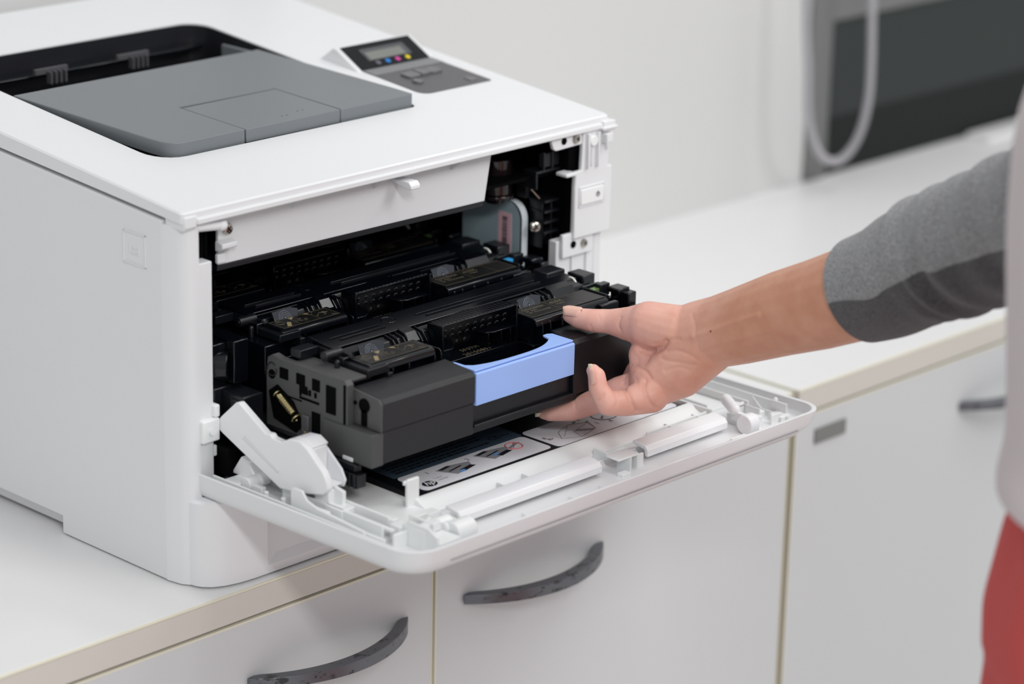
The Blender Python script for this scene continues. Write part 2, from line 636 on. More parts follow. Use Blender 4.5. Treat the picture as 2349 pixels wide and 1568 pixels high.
mb = MB()
mb.loft([[(x, y, 0.2555 + 0.0722 * max(y, 0)) for x, y in inner], [(x, y, 0.2556 + 0.0722 * max(y, 0)) for x, y in outer],
         [(x, y, zt(y) - 0.0012) for x, y in outer],
         [(x * 0.994 + 0.0012, y * 0.995 + 0.0012, zt(y)) for x, y in outer],
         [(x, y, zt(y)) for x, y in inner], [(x, y, zt(y) - 0.0012) for x, y in inner], [(x, y, zt(y) - 0.0085) for x, y in rrect(0.0535, 0.2990, 0.0850, 0.3400, (0.022, 0.006, 0.020, 0.018))]], False, False)
mb.add([], [])
top = obj('top_cover', mb, 'white', PR, angle=28)
# lip under the front edge
lip = MB().box(0.012, 0.4125, -0.0032, 0.004, 0.2532, 0.2578)
obj('front_lip', lip, 'white', top, bev=0.0012, seg=3)
cb = MB().prism([(-0.0002, 0.2500), (0.0030, 0.2500), (0.018, 0.2500), (0.018, 0.2600), (-0.002, 0.2600), (-0.002, 0.2525)], 0, 0.0015, 0.0125)
obj('corner_cap', cb, 'white', top, bev=0.001)
obj('corner_cap', MB().box(0.4020, 0.4150, -0.0045, 0.008, 0.2510, 0.2590).box(0.4000, 0.4165, -0.0060, 0.002, 0.2528, 0.2552), 'white', top, bev=0.0008)

# output bin inside the recess
bi = inner
mb = MB()
mb.loft([[(x, y, zt(y) - 0.0010) for x, y in bi], [(x, y, 0.222) for x, y in bi]], False, True)
obj('output_bin', mb, 'dark', PR)
obj('bin_wall', MB().box(0.2905, 0.2935, 0.262, 0.300, 0.225, 0.2830), 'grey', PR, bev=0.001, label='grey inner side wall of the bin')
rb = MB().box(0.060, 0.290, 0.326, 0.334, 0.224, 0.262)
rb.box(0.060, 0.290, 0.318, 0.334, 0.2585, 0.2635)
rb.box(0.060, 0.290, 0.322, 0.334, 0.2760, 0.2785)
for i in range(9):
    x = 0.075 + i * 0.025
    rb.box(x, x + 0.0015, 0.312, 0.334, 0.232, 0.2585)
obj('exit_guide', rb, 'black', PR, bev=0.0006)
for i, x in enumerate((0.137, 0.215)):
    o = MB().box(x - 0.014, x + 0.016, 0.3155, 0.3185, 0.2800, 0.2840)
    for k in range(4):
        o.box(x - 0.004 + k * 0.0045, x - 0.0025 + k * 0.0045, 0.310, 0.3155, 0.2730, 0.2820)
    obj('paper_flag', o, 'panel', PR, label='small brown-grey comb tab above the exit rollers')
sh = MB().cyl((0.060, 0.316, 0.2535), (0.290, 0.316, 0.2535), 0.0035, n=12)
obj('exit_shaft', sh, 'black', PR)
for x in (0.095, 0.135, 0.215, 0.255):
    obj('exit_roller', MB().cyl((x, 0.316, 0.2535), (x + 0.018, 0.316, 0.2535), 0.0058, n=18), 'blackm', PR, bev=0.0005)

# grey output plate with its stop flap
PL = 0.036


def zp(y):
    return 0.2803 + PL * (y - 0.089)


def slab(poly, zf, zb):
    m_ = MB()
    m_.loft([[(x, y, zb(y)) for x, y in poly], [(x, y, zf(y)) for x, y in poly]])
    return m_


fc = [(0.0655 - 0.0005 + 0.012 - 0.012 * math.cos(a), 0.0890 + 0.012 - 0.012 * math.sin(a)) for a in [PI / 2 * i / 8 for i in range(9)]]
poly = [(0.0572, 0.2545)] + [(0.0640, 0.108)] + fc[1:] + [(0.1322, 0.0890), (0.1322, 0.1615), (0.2228, 0.1615), (0.2228, 0.0890), (0.2935, 0.0890), (0.2955, 0.0905), (0.2955, 0.110), (0.2900, 0.2560)]
pt = obj('output_tray', slab(poly, zp, lambda y: zp(y) - 0.0098 - 0.03 * max(0, 0.25 - y) * 0.2), 'grey', PR, bev=0.0007)
fl = [(0.1330, 0.0888), (0.2220, 0.0888), (0.2220, 0.1590), (0.1330, 0.1578)]
obj('stop_flap', slab(fl, lambda y: zp(y) - 0.0002, lambda y: zp(y) - 0.0100), 'grey', PR, bev=0.0005)
obj('flap_bed', B(0.1300, 0.2250, 0.0905, 0.1640, 0.268, 0.2712), 'dark', PR)
dt = MB()
for x, y in ((0.1765, 0.1002), (0.1810, 0.1002), (0.1945, 0.1040), (0.1995, 0.1040)):
    dt.cyl((x, y, zp(y) - 0.001), (x, y, zp(y) - 0.00005), 0.0006, n=8)
obj('dimples', dt, 'dark', pt)

# control panel
CP = obj('control_housing', MB().prism([(0.1705, 0.2770), (0.1705, 0.2790), (0.1960, 0.2925), (0.1995, 0.2928), (0.2130, 0.2828), (0.2130, 0.2800)], 0, 0.3165, 0.3965), 'white', PR, bev=0.0008)
sd = (Vector((0, 0.1960, 0.2925)) - Vector((0, 0.1705, 0.2790))).normalized()
sn = Vector((0, -sd.z, sd.y))


def sp(x, t, h=0.0):
    p = Vector((x, 0.1708, 0.27915)) + sd * t + sn * h
    return (p.x, p.y, p.z)


def scr_patch(x0, x1, t0, t1, h0, h1):
    m_ = MB()
    m_.loft([[sp(x0, t0, h0), sp(x1, t0, h0), sp(x1, t1, h0), sp(x0, t1, h0)], [sp(x0, t0, h1), sp(x1, t0, h1), sp(x1, t1, h1), sp(x0, t1, h1)]])
    return m_


obj('display_panel', scr_patch(0.3205, 0.3925, 0.0000, 0.0285, 0, 0.0006), 'screenb', CP)
obj('display_bezel', scr_patch(0.3345, 0.3805, 0.0085, 0.0225, 0.0005, 0.0009), 'bezel', CP, bev=0.0002)
obj('display', scr_patch(0.3368, 0.3745, 0.0090, 0.0180, 0.0008, 0.0012), 'lcd', CP)
for x, m_ in ((0.3415, 'gy'), (0.3517, 'cy'), (0.3622, 'mg'), (0.3728, 'yl')):
    c0 = Vector(sp(x, 0.0052, 0.0005))
    obj('toner_dot', MB().cyl(c0, c0 + sn * 0.0004, 0.0023, n=16), m_, CP)
z0 = zt
cpad = MB().loft([[(x, y, zt(y) - 0.001) for x, y in rrect(0.3212, 0.3940, 0.1045, 0.1705, (0.009, 0.002, 0.0005, 0.0005))], [(x, y, zt(y) + 0.0005) for x, y in rrect(0.3212, 0.3940, 0.1045, 0.1705, (0.009, 0.002, 0.0005, 0.0005))]])
KP = obj('keypad', cpad, 'panel', PR)
obj('keypad_fold', slab([(0.3212, 0.1570), (0.3940, 0.1570), (0.3940, 0.1706), (0.3212, 0.1706)], lambda y: zt(y) + 0.0008, lambda y: zt(y)), 'panel2', KP)


def key(name, x0, x1, y0, y1, r, h):
    return obj(name, MB().loft([[(x, y, zt(y)) for x, y in rrect(x0, x1, y0, y1, r)], [(x, y, zt(y) + h) for x, y in rrect(x0, x1, y0, y1, r)]]), 'button', KP, bev=0.0006)


key('arrow_button', 0.3385, 0.3525, 0.1375, 0.1490, 0.003, 0.0022)
key('ok_button', 0.3530, 0.3625, 0.1385, 0.1500, 0.001, 0.0026)
key('arrow_button', 0.3630, 0.3760, 0.1385, 0.1500, 0.003, 0.0022)
key('cancel_button', 0.3345, 0.3430, 0.1245, 0.1330, 0.004, 0.0022)
key('cancel_button', 0.3770, 0.3860, 0.1105, 0.1190, 0.002, 0.0012)

# left side panel, corner post, right side, back, base
side = [(0.020, 0.001), (0.020, 0.2540), (YB, 0.2540 + 0.0722 * (YB - 0.02)), (YB, 0.0140), (0.135, 0.0140), (0.135, 0.001)]
sp_ = obj('left_side_panel', MB().prism(side, 0, 0.0, 0.008), 'white', PR, bev=0.0008)
post = [(0.0, 0.0202), (0.0022, 0.008), (0.0058, 0.0022), (0.0112, 0.0), (0.0150, 0.0002), (0.0150, 0.0202)]
obj('corner_post', MB().prism(post, 2, 0.001, 0.2520), 'white', PR, angle=60)
# embossed icon tile on the side
em = MB()
for a in ((0.0360, 0.0590, 0.2392, 0.2400), (0.0360, 0.0590, 0.2176, 0.2184), (0.0360, 0.0368, 0.2176, 0.2400), (0.0582, 0.0590, 0.2176, 0.2400)):
    em.box(-0.0010, 0.001, a[0], a[1], a[2], a[3])
for a in ((0.0430, 0.0436, 0.2255, 0.2330), (0.0520, 0.0526, 0.2255, 0.2330), (0.0430, 0.0526, 0.2250, 0.2256), (0.0450, 0.0505, 0.2285, 0.2290), (0.0475, 0.0481, 0.2285, 0.2320)):
    em.box(-0.0007, 0.001, a[0], a[1], a[2], a[3])
obj('embossed_icon', em, 'white', sp_, bev=0.0002)
obj('right_side_panel', MB().prism([(0.004, 0.001), (0.004, 0.2540), (YB, 0.2540 + 0.0722 * YB), (YB, 0.001)], 0, 0.4040, 0.4118), 'white', PR, bev=0.0008)
obj('back_panel', B(0.009, 0.4035, YB - 0.006, YB, 0.012, 0.281), 'white', PR)
obj('base_pan', B(0.009, 0.4035, 0.004, YB - 0.007, 0.003, 0.0600), 'white', PR)
# front frame parts
fr = MB().box(0.0112, 0.0268, 0.0010, 0.0115, 0.0640, 0.2255)
fs = obj('left_front_strip', fr, 'white', PR, bev=0.001, seg=3)
obj('hinge_block', MB().box(0.0140, 0.0290, -0.0030, 0.0060, 0.1010, 0.1170).box(0.0255, 0.0300, -0.0020, 0.0080, 0.1170, 0.1260), 'white_in', fs, bev=0.0012)
obj('hinge_pin', MB().cyl((0.0215, -0.0045, 0.1090), (0.0215, -0.0028, 0.1090), 0.0026, 0.002, 14), 'milky', fs)
obj('latch_slot', MB().box(0.0268, 0.0305, 0.0020, 0.0060, 0.0880, 0.0960), 'white_in', fs, bev=0.001)
# hidden cavity
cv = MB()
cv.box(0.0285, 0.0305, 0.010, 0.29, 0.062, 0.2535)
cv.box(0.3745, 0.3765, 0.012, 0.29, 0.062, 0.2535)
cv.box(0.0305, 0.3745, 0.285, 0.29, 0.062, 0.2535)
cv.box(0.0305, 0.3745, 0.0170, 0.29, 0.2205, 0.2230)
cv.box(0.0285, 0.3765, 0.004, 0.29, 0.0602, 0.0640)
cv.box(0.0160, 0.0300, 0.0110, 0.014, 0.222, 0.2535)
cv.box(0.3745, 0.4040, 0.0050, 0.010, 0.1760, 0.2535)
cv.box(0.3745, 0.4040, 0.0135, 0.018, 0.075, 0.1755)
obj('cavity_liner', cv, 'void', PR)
# white fascia under the top edge
fa = [(0.0415, 0.2170), (0.2935, 0.2146), (0.3000, 0.2500), (0.3040, 0.2550), (0.0415, 0.2550)]
FA = obj('front_fascia', MB().prism(fa, 1, 0.0120, 0.0150), 'fascia', PR, bev=0.0008)
obj('fascia_lip', MB().prism([(0.0415, 0.2125), (0.2930, 0.2104), (0.2935, 0.2143), (0.0415, 0.2167)], 1, 0.0130, 0.040), 'blackm', PR, bev=0.0006)
for x in (0.1070, 0.1830, 0.2590):
    obj('gusset', MB().prism([(-0.0005, 0.2530), (0.0120, 0.2530), (0.0120, 0.2440)], 0, x - 0.0006, x + 0.0006), 'fascia', FA)
hk = MB().prism([(0.012, 0.2490), (-0.0060, 0.2495), (-0.0085, 0.2470), (-0.0085, 0.2440), (-0.0030, 0.2440), (0.012, 0.2470)], 0, 0.1990, 0.2080)
obj('door_catch', hk, 'milky', FA, bev=0.0007)
screw((0.0490, 0.0118, 0.2410), (0, -1, 0), 0.0042, FA)
obj('cable_clip', MB().prism([(0.012, 0.2345), (0.004, 0.2335), (0.004, 0.2300), (0.012, 0.2270)], 0, 0.0385, 0.0520), 'fascia', FA, bev=0.0008)
obj('fascia_foot', B(0.0385, 0.0460, 0.0090, 0.0120, 0.2190, 0.2255), 'fascia', FA, bev=0.0006)
obj('stop_pin', MB().cyl((0.0150, 0.004, 0.2500), (0.0375, 0.004, 0.2475), 0.0034, 0.0034, 14).sphere((0.0380, 0.004, 0.2474), 0.0042, n=14, k=8), 'milky', PR)

# right front post with power button
RP = empty('right_post')
RP.parent = PR
p_ = MB()
p_.prism([(0.3765, 0.2210), (0.3765, 0.2245), (0.3830, 0.2245), (0.3840, 0.2540), (0.4120, 0.2540), (0.4120, 0.2235), (0.4165, 0.2235), (0.4165, 0.1725), (0.3760, 0.1725), (0.3760, 0.2130)], 1, -0.0010, 0.0030)
RPm = obj('right_front_post', p_, 'white', PR, bev=0.0009)
bpy.data.objects.remove(RP)
obj('post_flange', MB().box(0.3660, 0.3770, -0.0015, 0.010, 0.2215, 0.2245), 'white', RPm, bev=0.001)
obj('post_rib', B(0.3865, 0.3885, -0.0040, 0.0, 0.2255, 0.2520), 'white', RPm, bev=0.0005)
obj('post_rib', B(0.3975, 0.3995, -0.0040, 0.0, 0.2255, 0.2520), 'white', RPm, bev=0.0005)
obj('post_rib', B(0.3920, 0.3932, -0.0025, 0.0, 0.2265, 0.2400), 'white', RPm, bev=0.0004)
obj('post_boss', MB().cyl((0.3930, -0.0040, 0.2460), (0.3930, 0, 0.2460), 0.0040, 0.0046, 16), 'white_in', RPm, bev=0.0005)
obj('post_hook', MB().box(0.4030, 0.4120, -0.0055, 0.0, 0.2425, 0.2500).box(0.4030, 0.4050, -0.0075, -0.005, 0.2380, 0.2500), 'white', RPm, bev=0.0008)
fm = MB()
for a in ((0.3800, 0.4085, 0.2108, 0.2118), (0.3800, 0.4085, 0.1962, 0.1972), (0.3800, 0.3809, 0.1962, 0.2118), (0.4076, 0.4085, 0.1962, 0.2118)):
    fm.box(a[0], a[1], -0.0019, 0, a[2], a[3])
obj('button_frame', fm, 'white', RPm, bev=0.0004)
pb = obj('power_button', MB().box(0.3816, 0.4070, -0.0024, 0.0, 0.1978, 0.2102), 'white_in', RPm, bev=0.0008)
ic = MB().ring((0.4000, -0.0026, 0.2040), (0, 1, 0), 0.0016, 0.0004, 12, 5)
ic.box(0.3997, 0.4003, -0.0028, -0.0023, 0.2040, 0.2064)
obj('power_symbol', ic, 'gy', RPm)
tb = obj('screw_tab', MB().prism([(0.3485, 0.2565), (0.3525, 0.2455), (0.3555, 0.2437), (0.3835, 0.2445), (0.3830, 0.2565)], 1, 0.0, 0.0030), 'white', PR, bev=0.0006)
obj('screw_hole', MB().cyl((0.3635, -0.0004, 0.2500), (0.3635, 0.0005, 0.2500), 0.0028, n=14), 'void', tb)
screw((0.3762, -0.0002, 0.2498), (0, -1, 0), 0.0036, tb)
lb = obj('screw_tab', MB().box(0.3665, 0.4000, 0.0012, 0.0045, 0.1588, 0.1770), 'white', PR, bev=0.0007)
obj('screw_hole', MB().cyl((0.3780, 0.0006, 0.1680), (0.3780, 0.002, 0.1680), 0.0028, n=14), 'void', lb)
screw((0.3895, 0.0012, 0.1670), (0, -1, 0), 0.0034, lb)
lp = MB().box(0.3635, 0.4110, 0.0046, 0.0128, 0.0640, 0.1720)
LP = obj('lower_right_post', lp, 'white', PR, bev=0.0009)
obj('post_rib', B(0.3790, 0.3800, 0.0028, 0.0050, 0.0700, 0.1580), 'white', LP, bev=0.0004)
obj('post_rib', B(0.3950, 0.3962, 0.0028, 0.0050, 0.0700, 0.1580), 'white', LP, bev=0.0004)

# dark machinery seen to the right inside the opening
mc = MB().cyl((0.3370, 0.044, 0.2072), (0.3370, 0.044, 0.2340), 0.0130, n=32).cyl((0.3370, 0.044, 0.2045), (0.3370, 0.044, 0.2070), 0.0145, n=32).cyl((0.3380, 0.044, 0.1990), (0.3380, 0.044, 0.2044), 0.0070, 0.0100, n=24)
M['motor'] = mat('motor_black_reflection_tint', rgb(28, 18, 20), 0.12, coat=0.5)  # black housing, its red-brown reflection tinted into the base colour
obj('motor_housing', mc, 'motor', PR, bev=0.0006, label='glossy black round housing')
st = MB().box(0.3560, 0.3745, 0.0300, 0.0420, 0.2000, 0.2200)
obj('grey_bracket', MB().box(0.3560, 0.3600, 0.030, 0.040, 0.2015, 0.2200), 'dark', PR, bev=0.0005)
st = MB()
for z in (0.2005, 0.1925, 0.1845, 0.1765):
    st.box(0.3590, 0.3745, 0.0130, 0.0300, z, z + 0.0018)
st.box(0.3600, 0.3615, 0.0170, 0.0300, 0.165, 0.2015)
st.box(0.3700, 0.3715, 0.0170, 0.0300, 0.165, 0.2015)
obj('guide_ribs', st, 'blackm', PR, bev=0.0004)
gb = MB().box(0.3560, 0.3740, 0.0140, 0.0180, 0.2280, 0.2385).box(0.3560, 0.3575, 0.0125, 0.0150, 0.2260, 0.2400).box(0.3650, 0.3665, 0.0125, 0.0150, 0.2260, 0.2400)
obj('connector_block', gb, 'dark', PR, bev=0.0005)
obj('connector_shelf', MB().box(0.3480, 0.3745, 0.0125, 0.0260, 0.2245, 0.2265).box(0.3480, 0.3500, 0.0125, 0.026, 0.213, 0.2245), 'blackm', PR, bev=0.0005)
screw((0.3560, 0.0200, 0.1820), (-0.5, -1, 0.2), 0.0042, PR, 'steel', 'screw_terminal')
obj('spring_lever', MB().cyl((0.3550, 0.024, 0.2100), (0.3600, 0.020, 0.2030), 0.0008, n=8).cyl((0.3650, 0.020, 0.171), (0.3670, 0.018, 0.176), 0.0007, n=8), 'steel', PR)
# blue-grey metal plate with a pink barcode
pp = [(0.0280, 0.1300), (0.0280, 0.1860)] + [(0.0280 + 0.013 - 0.013 * math.cos(a), 0.1860 + 0.013 * math.sin(a)) for a in [PI / 2 * i / 6 for i in range(1, 7)]] + [(0.0900, 0.1990), (0.0900, 0.1300)]
PLT = obj('metal_plate', MB().prism(pp, 0, 0.3500, 0.3512), 'plate', PR, label='blue-grey sheet metal plate with bright front edge')
eg = MB()
pe = pp[0:8]
for (a, b) in zip(pe, pe[1:]):
    dy, dz = b[0] - a[0], b[1] - a[1]
    eg.add([(0.3500, a[0] - 0.0004, a[1] + 0.0002), (0.3560, a[0] - 0.0004, a[1] + 0.0002), (0.3560, b[0] - 0.0004, b[1] + 0.0002), (0.3500, b[0] - 0.0004, b[1] + 0.0002),
            (0.3500, a[0] + 0.0015, a[1] - 0.0005), (0.3560, a[0] + 0.0015, a[1] - 0.0005), (0.3560, b[0] + 0.0015, b[1] - 0.0005), (0.3500, b[0] + 0.0015, b[1] - 0.0005)],
           [(0, 1, 2, 3), (4, 7, 6, 5), (0, 3, 7, 4), (1, 5, 6, 2)])
obj('plate_edge', eg, 'plateedge', PLT, smooth=False)
obj('barcode_label', B(0.3496, 0.3500, 0.0385, 0.0520, 0.1450, 0.1890), 'pink', PLT, label='pink barcode sticker')
bc = MB()
z = 0.1475
while z < 0.186:
    t = random.choice((0.0003, 0.0005, 0.0008))
    bc.box(0.3494, 0.3497, 0.0425, 0.0475, z, z + t)
    z += t + random.choice((0.0004, 0.0006))
obj('barcode', bc, 'ink', PLT)

# cassette front at the bottom
apr = [(0.0055, 0.0030), (0.0060, -0.0015), (0.0085, -0.0070), (0.0135, -0.0118), (0.0210, -0.0155), (0.0310, -0.0180), (0.0440, -0.0192), (0.3780, -0.0192), (0.3920, -0.0180), (0.4020, -0.0140), (0.4075, -0.0070), (0.4085, 0.0030)]
def apron_piece(pl, z0, z1):
    return [[(x, y, z0) for x, y in pl], [(x, y, z1) for x, y in pl]]


yf = -0.0192
al = apr[:7] + [(0.0560, yf), (0.0560, 0.0030)]
ar = [(0.3570, yf)] + apr[7:] + [(0.3570, 0.0030)]
mid = [(0.0560, yf), (0.3570, yf), (0.3570, 0.0030), (0.0560, 0.0030)]
mb = MB()
mb.loft(apron_piece(al, 0.0015, 0.0610))
mb.loft(apron_piece(ar, 0.0015, 0.0610))
mb.loft(apron_piece(mid, 0.0400, 0.0610))
mb.loft(apron_piece(mid, 0.0015, 0.0075))
mb.loft([[(0.2 + (x - 0.2) * 0.9995, y + 0.0002, 0.0610) for x, y in apr], [(0.2 + (x - 0.2) * 0.992, y * 0.97 + 0.0005, 0.0625) for x, y in apr]])
CT = obj('paper_cassette', mb, 'white', PR, angle=50)
g0 = [(0.0560, 0.0075), (0.0560, 0.0400), (0.3570, 0.0400), (0.3570, 0.0075)]
g1 = [(0.0680, 0.0130), (0.0590, 0.0385), (0.3540, 0.0385), (0.3450, 0.0130)]
obj('grip_recess', MB().loft([[(x, yf, z) for x, z in g0], [(x, -0.0085 - (0.006 if z < 0.02 else 0), z) for x, z in g1]], False, True), 'white', CT, smooth=False)

# ---- the open front door
DR_out = rrect(0.0125, 0.4255, -0.2062, 0.0050, (0.022, 0.016, 0.001, 0.001))


def inset(l, a, b, c, d, z):
    """move the loop in by a left, b right, c front, d back"""
    out = []
    x0, x1 = 0.0125, 0.4255
    for x, y in l:
        u = (x - x0) / (x1 - x0)
        v = (y + 0.2062) / 0.2112
        out.append((x + a * (1 - u) - b * u, y + c * (1 - v) - d * v, z))
    return out


def zr(y):      # the rim rises slightly towards the front
    return 0.0798 - 0.012 * y


dl = DR_out
mb = MB()


def tilt(l):
    return [(x, y, z + (zr(y) - 0.0798) * (1 if z > 0.07 else 0.8)) for x, y, z in l]


mb.loft([tilt(inset(dl, 0.0022, 0.0030, 0.0022, 0, 0.0700)), tilt(inset(dl, 0.0022, 0.0030, 0.0022, 0, 0.0796)), tilt(inset(dl, 0.0008, 0.0008, 0.0008, 0, 0.0800)), tilt(inset(dl, 0, 0, 0, 0, 0.0794)),
         tilt(inset(dl, 0.0002, 0.0030, 0.0002, 0, 0.0718)), tilt(inset(dl, 0.0004, 0.0080, 0.0008, 0, 0.0690)), tilt(inset(dl, 0.0020, 0.0190, 0.0035, 0, 0.0645)), tilt(inset(dl, 0.0070, 0.0300, 0.0100, 0, 0.0618))], True, True)
DO = obj('front_door', mb, 'white', PR, angle=50, label='open white front door lying level')
SEAM = MB().box(0.0450, 0.3950, -0.2062, -0.2040, 0.0712, 0.0716)
obj('door_seam', SEAM, 'lgrey', DO)
ob = lambda n, m_, mt='white_in', bev=0.0006, **k: obj(n, m_, mt, DO, bev=bev, **k)
# inner rims
ob('inner_rib', MB().box(0.0175, 0.0190, -0.1850, -0.008, 0.0702, 0.0805))
ob('inner_rib', MB().box(0.4130, 0.4145, -0.1800, 0.000, 0.0702, 0.0800))
ob('inner_rib', MB().box(0.3985, 0.4000, -0.1560, -0.010, 0.0702, 0.0800))
ob('inner_rib', MB().box(0.4000, 0.4130, -0.0920, -0.0908, 0.0702, 0.0785))
# side channels on the left
ob('link_channel', MB().box(0.0330, 0.0350, -0.1560, -0.060, 0.0702, 0.0830).box(0.0440, 0.0460, -0.1500, -0.050, 0.0702, 0.0845))
ob('channel_pad', MB().prism([(-0.1120, 0.0702), (-0.1120, 0.0920), (-0.0980, 0.0945), (-0.0860, 0.0930), (-0.0780, 0.0850), (-0.0700, 0.0702)], 0, 0.0395, 0.0425))
ob('channel_block', MB().box(0.0320, 0.0440, -0.1190, -0.1020, 0.0702, 0.0830).box(0.0340, 0.0400, -0.1250, -0.1190, 0.0702, 0.0790))
ob('link_rail', MB().box(0.0355, 0.0385, -0.1620, -0.1000, 0.0790, 0.0815).box(0.0270, 0.0290, -0.1640, -0.1200, 0.0750, 0.0775))
ob('left_deck', MB().box(0.0500, 0.0920, -0.1490, 0.002, 0.0702, 0.0760))
ob('inner_panel', MB().box(0.0482, 0.0495, -0.0920, -0.0400, 0.0702, 0.0910))
ob('hinge_gear', MB().box(0.0210, 0.0400, -0.0300, -0.0160, 0.0702, 0.0790).cyl((0.0230, -0.0350, 0.0800), (0.0420, -0.0350, 0.0800), 0.0045, n=12).box(0.0260, 0.0300, -0.0480, -0.036, 0.0702, 0.0800).prism([(-0.033, 0.078), (-0.026, 0.090), (-0.018, 0.092), (-0.008, 0.078)], 0, 0.0340, 0.0440))
ob('small_peg', MB().cyl((0.0230, -0.0560, 0.0702), (0.0230, -0.0560, 0.0810), 0.0016, n=10).cyl((0.0255, -0.0700, 0.0702), (0.0255, -0.0700, 0.0800), 0.0018, n=10).box(0.0215, 0.0280, -0.0900, -0.0780, 0.0702, 0.0770))
# black inner cover and labels
BC = ob('black_inner_cover', MB().prism([(-0.1280, 0.0702), (-0.1280, 0.0762), (0.0600, 0.0762), (0.0600, 0.0702)], 0, 0.0985, 0.3620), 'blackm')
ZL = 0.0763


def lab(name, x0, x1, y0, y1, m_, r=0.003, h=0.0002):
    return obj(name, MB().loft([[(x, y, ZL) for x, y in rrect(x0, x1, y0, y1, r, 4)], [(x, y, ZL + h) for x, y in rrect(x0, x1, y0, y1, r, 4)]]), m_, DO)


# handled as labels lying on the cover
lab('rating_label', 0.1085, 0.2330, -0.0880, -0.0520, 'navy', 0.001)
lab('instruction_label', 0.1085, 0.2315, -0.1190, -0.0890, 'paper', 0.004)
lab('instruction_label', 0.2350, 0.3620, -0.1215, -0.0840, 'paper', 0.004)
ZT = ZL + 0.00025
X, Y = (1, 0, 0), (0, 1, 0)


def flat(name, rects, m_, z=ZT, h=0.0001, parent=None, kind=None):
    q = MB()
    for r in rects:
        if len(r) == 4 and not isinstance(r[0], (tuple, list)):
            x0, x1, y0, y1 = r
            q.box(x0, x1, y0, y1, z, z + h)
        else:
            q.loft([[(x, y, z) for x, y in r], [(x, y, z + h) for x, y in r]])
    return obj(name, q, m_, parent or DO, smooth=False, kind=kind)


# unreadably small print on the rating label
rows = []
for j, yy in enumerate((-0.0575, -0.0615, -0.0655, -0.0700, -0.0745, -0.0795, -0.0835)):
    x = 0.115
    while x < (0.185 if j in (2, 5) else 0.205):
        l = random.uniform(0.002, 0.007)
        rows.append((x, x + l, yy, yy + 0.0017))
        x += l + 0.0012
flat('fine_print', rows, 'navyt', kind='stuff')
text('ce_mark', 'CE', 0.0085, (0.2085, -0.0815, ZT + 0.0001), X, Y, 'navyt', DO, 0.00005)
text('fine_print', '2015-07', 0.0028, (0.2195, -0.0800, ZT + 0.0001), X, Y, 'navyt', DO, 0.00005)
# first instruction label: maker's roundel, two printer drawings with the blue grip, crossed-out hand
def disc_poly(cx, cy, rx, ry, n=24):
    return [(cx + rx * math.cos(2 * PI * i / n), cy + ry * math.sin(2 * PI * i / n)) for i in range(n)]


flat('logo_disc', [disc_poly(0.1195, -0.1110, 0.0058, 0.0048)], 'inkb')
text('logo_letters', 'hp', 0.0090, (0.1152, -0.1128, ZT + 0.00012), X, Y, 'paper', DO, 0.00005, shear=0.35, bold=0.0001)
text('label_print', 'Color', 0.0032, (0.1275, -0.1075, ZT), X, Y, 'lgrey', DO, 0.00005)
text('label_print', 'LaserJet', 0.0032, (0.1275, -0.1110, ZT), X, Y, 'lgrey', DO, 0.00005)
text('label_print', '1', 0.0055, (0.1305, -0.0975, ZT), X, Y, 'ink', DO, 0.00005)
text('label_print', '2', 0.0055, (0.1690, -0.0975, ZT), X, Y, 'ink', DO, 0.00005)
for k, (ox, oy) in enumerate(((0.1385, -0.1110), (0.1775, -0.1080))):
    flat('printer_drawing', [[(ox, oy + .014), (ox + .012, oy + .016), (ox + .030, oy + .012), (ox + .026, oy + .004), (ox + .008, oy)]], 'lgrey')
    flat('printer_drawing', [[(ox + .002, oy + .0135), (ox + .012, oy + .0155), (ox + .014, oy + .0135), (ox + .004, oy + .0115)], [(ox + .014, oy + .0045), (ox + .026, oy + .007), (ox + .029, oy + .004), (ox + .016, oy + .001)],
                             [(ox + .006, oy + .0075), (ox + .020, oy + .0105), (ox + .021, oy + .0095), (ox + .007, oy + .0065)]], 'inkb', z=ZT + 0.0001)
    flat('printer_drawing', [(ox + .012, ox + .017, oy + .0005 + k * .004, oy + .0035 + k * .004)], 'sky', z=ZT + 0.0002)
q = MB().ring((0.2130, -0.0990, ZT + 0.0001), (0, 0, 1), 0.0062, 0.00045, 24, 4)
obj('prohibition_ring', q, 'red', DO)
flat('hand_drawing', [[(0.2055, -0.1000), (0.2180, -0.0950), (0.2215, -0.0965), (0.2070, -0.1015)]], 'lgrey', z=ZT + 0.0001)
flat('prohibition_bar', [[(0.2085, -0.1035), (0.2093, -0.1028), (0.2175, -0.0950), (0.2168, -0.0943)]], 'red', z=ZT + 0.0002)
# second instruction label: outline of the printer, numbered steps, green arrows, dial
q = MB()
pl_ = [(0.2480, -0.1120), (0.2620, -0.1185), (0.2820, -0.1130), (0.2870, -0.1010), (0.2720, -0.0955), (0.2560, -0.1010), (0.2480, -0.1120)]
for a, b in zip(pl_, pl_[1:]):
    q.cyl((a[0], a[1], ZT), (b[0], b[1], ZT), 0.0003, n=4)
for a, b in (((0.2530, -0.1100), (0.2700, -0.0970)), ((0.2620, -0.1180), (0.2660, -0.1060)), ((0.2560, -0.1010), (0.2700, -0.1060)), ((0.2700, -0.1060), (0.2860, -0.1015))):
    q.cyl((a[0], a[1], ZT), (b[0], b[1], ZT), 0.00022, n=4)
obj('printer_outline', q, 'lgrey', DO)
flat('paper_drawing', [[(0.2655, -0.1075), (0.2780, -0.1145), (0.2820, -0.1130), (0.2700, -0.1060)]], 'lgrey')
q = MB()
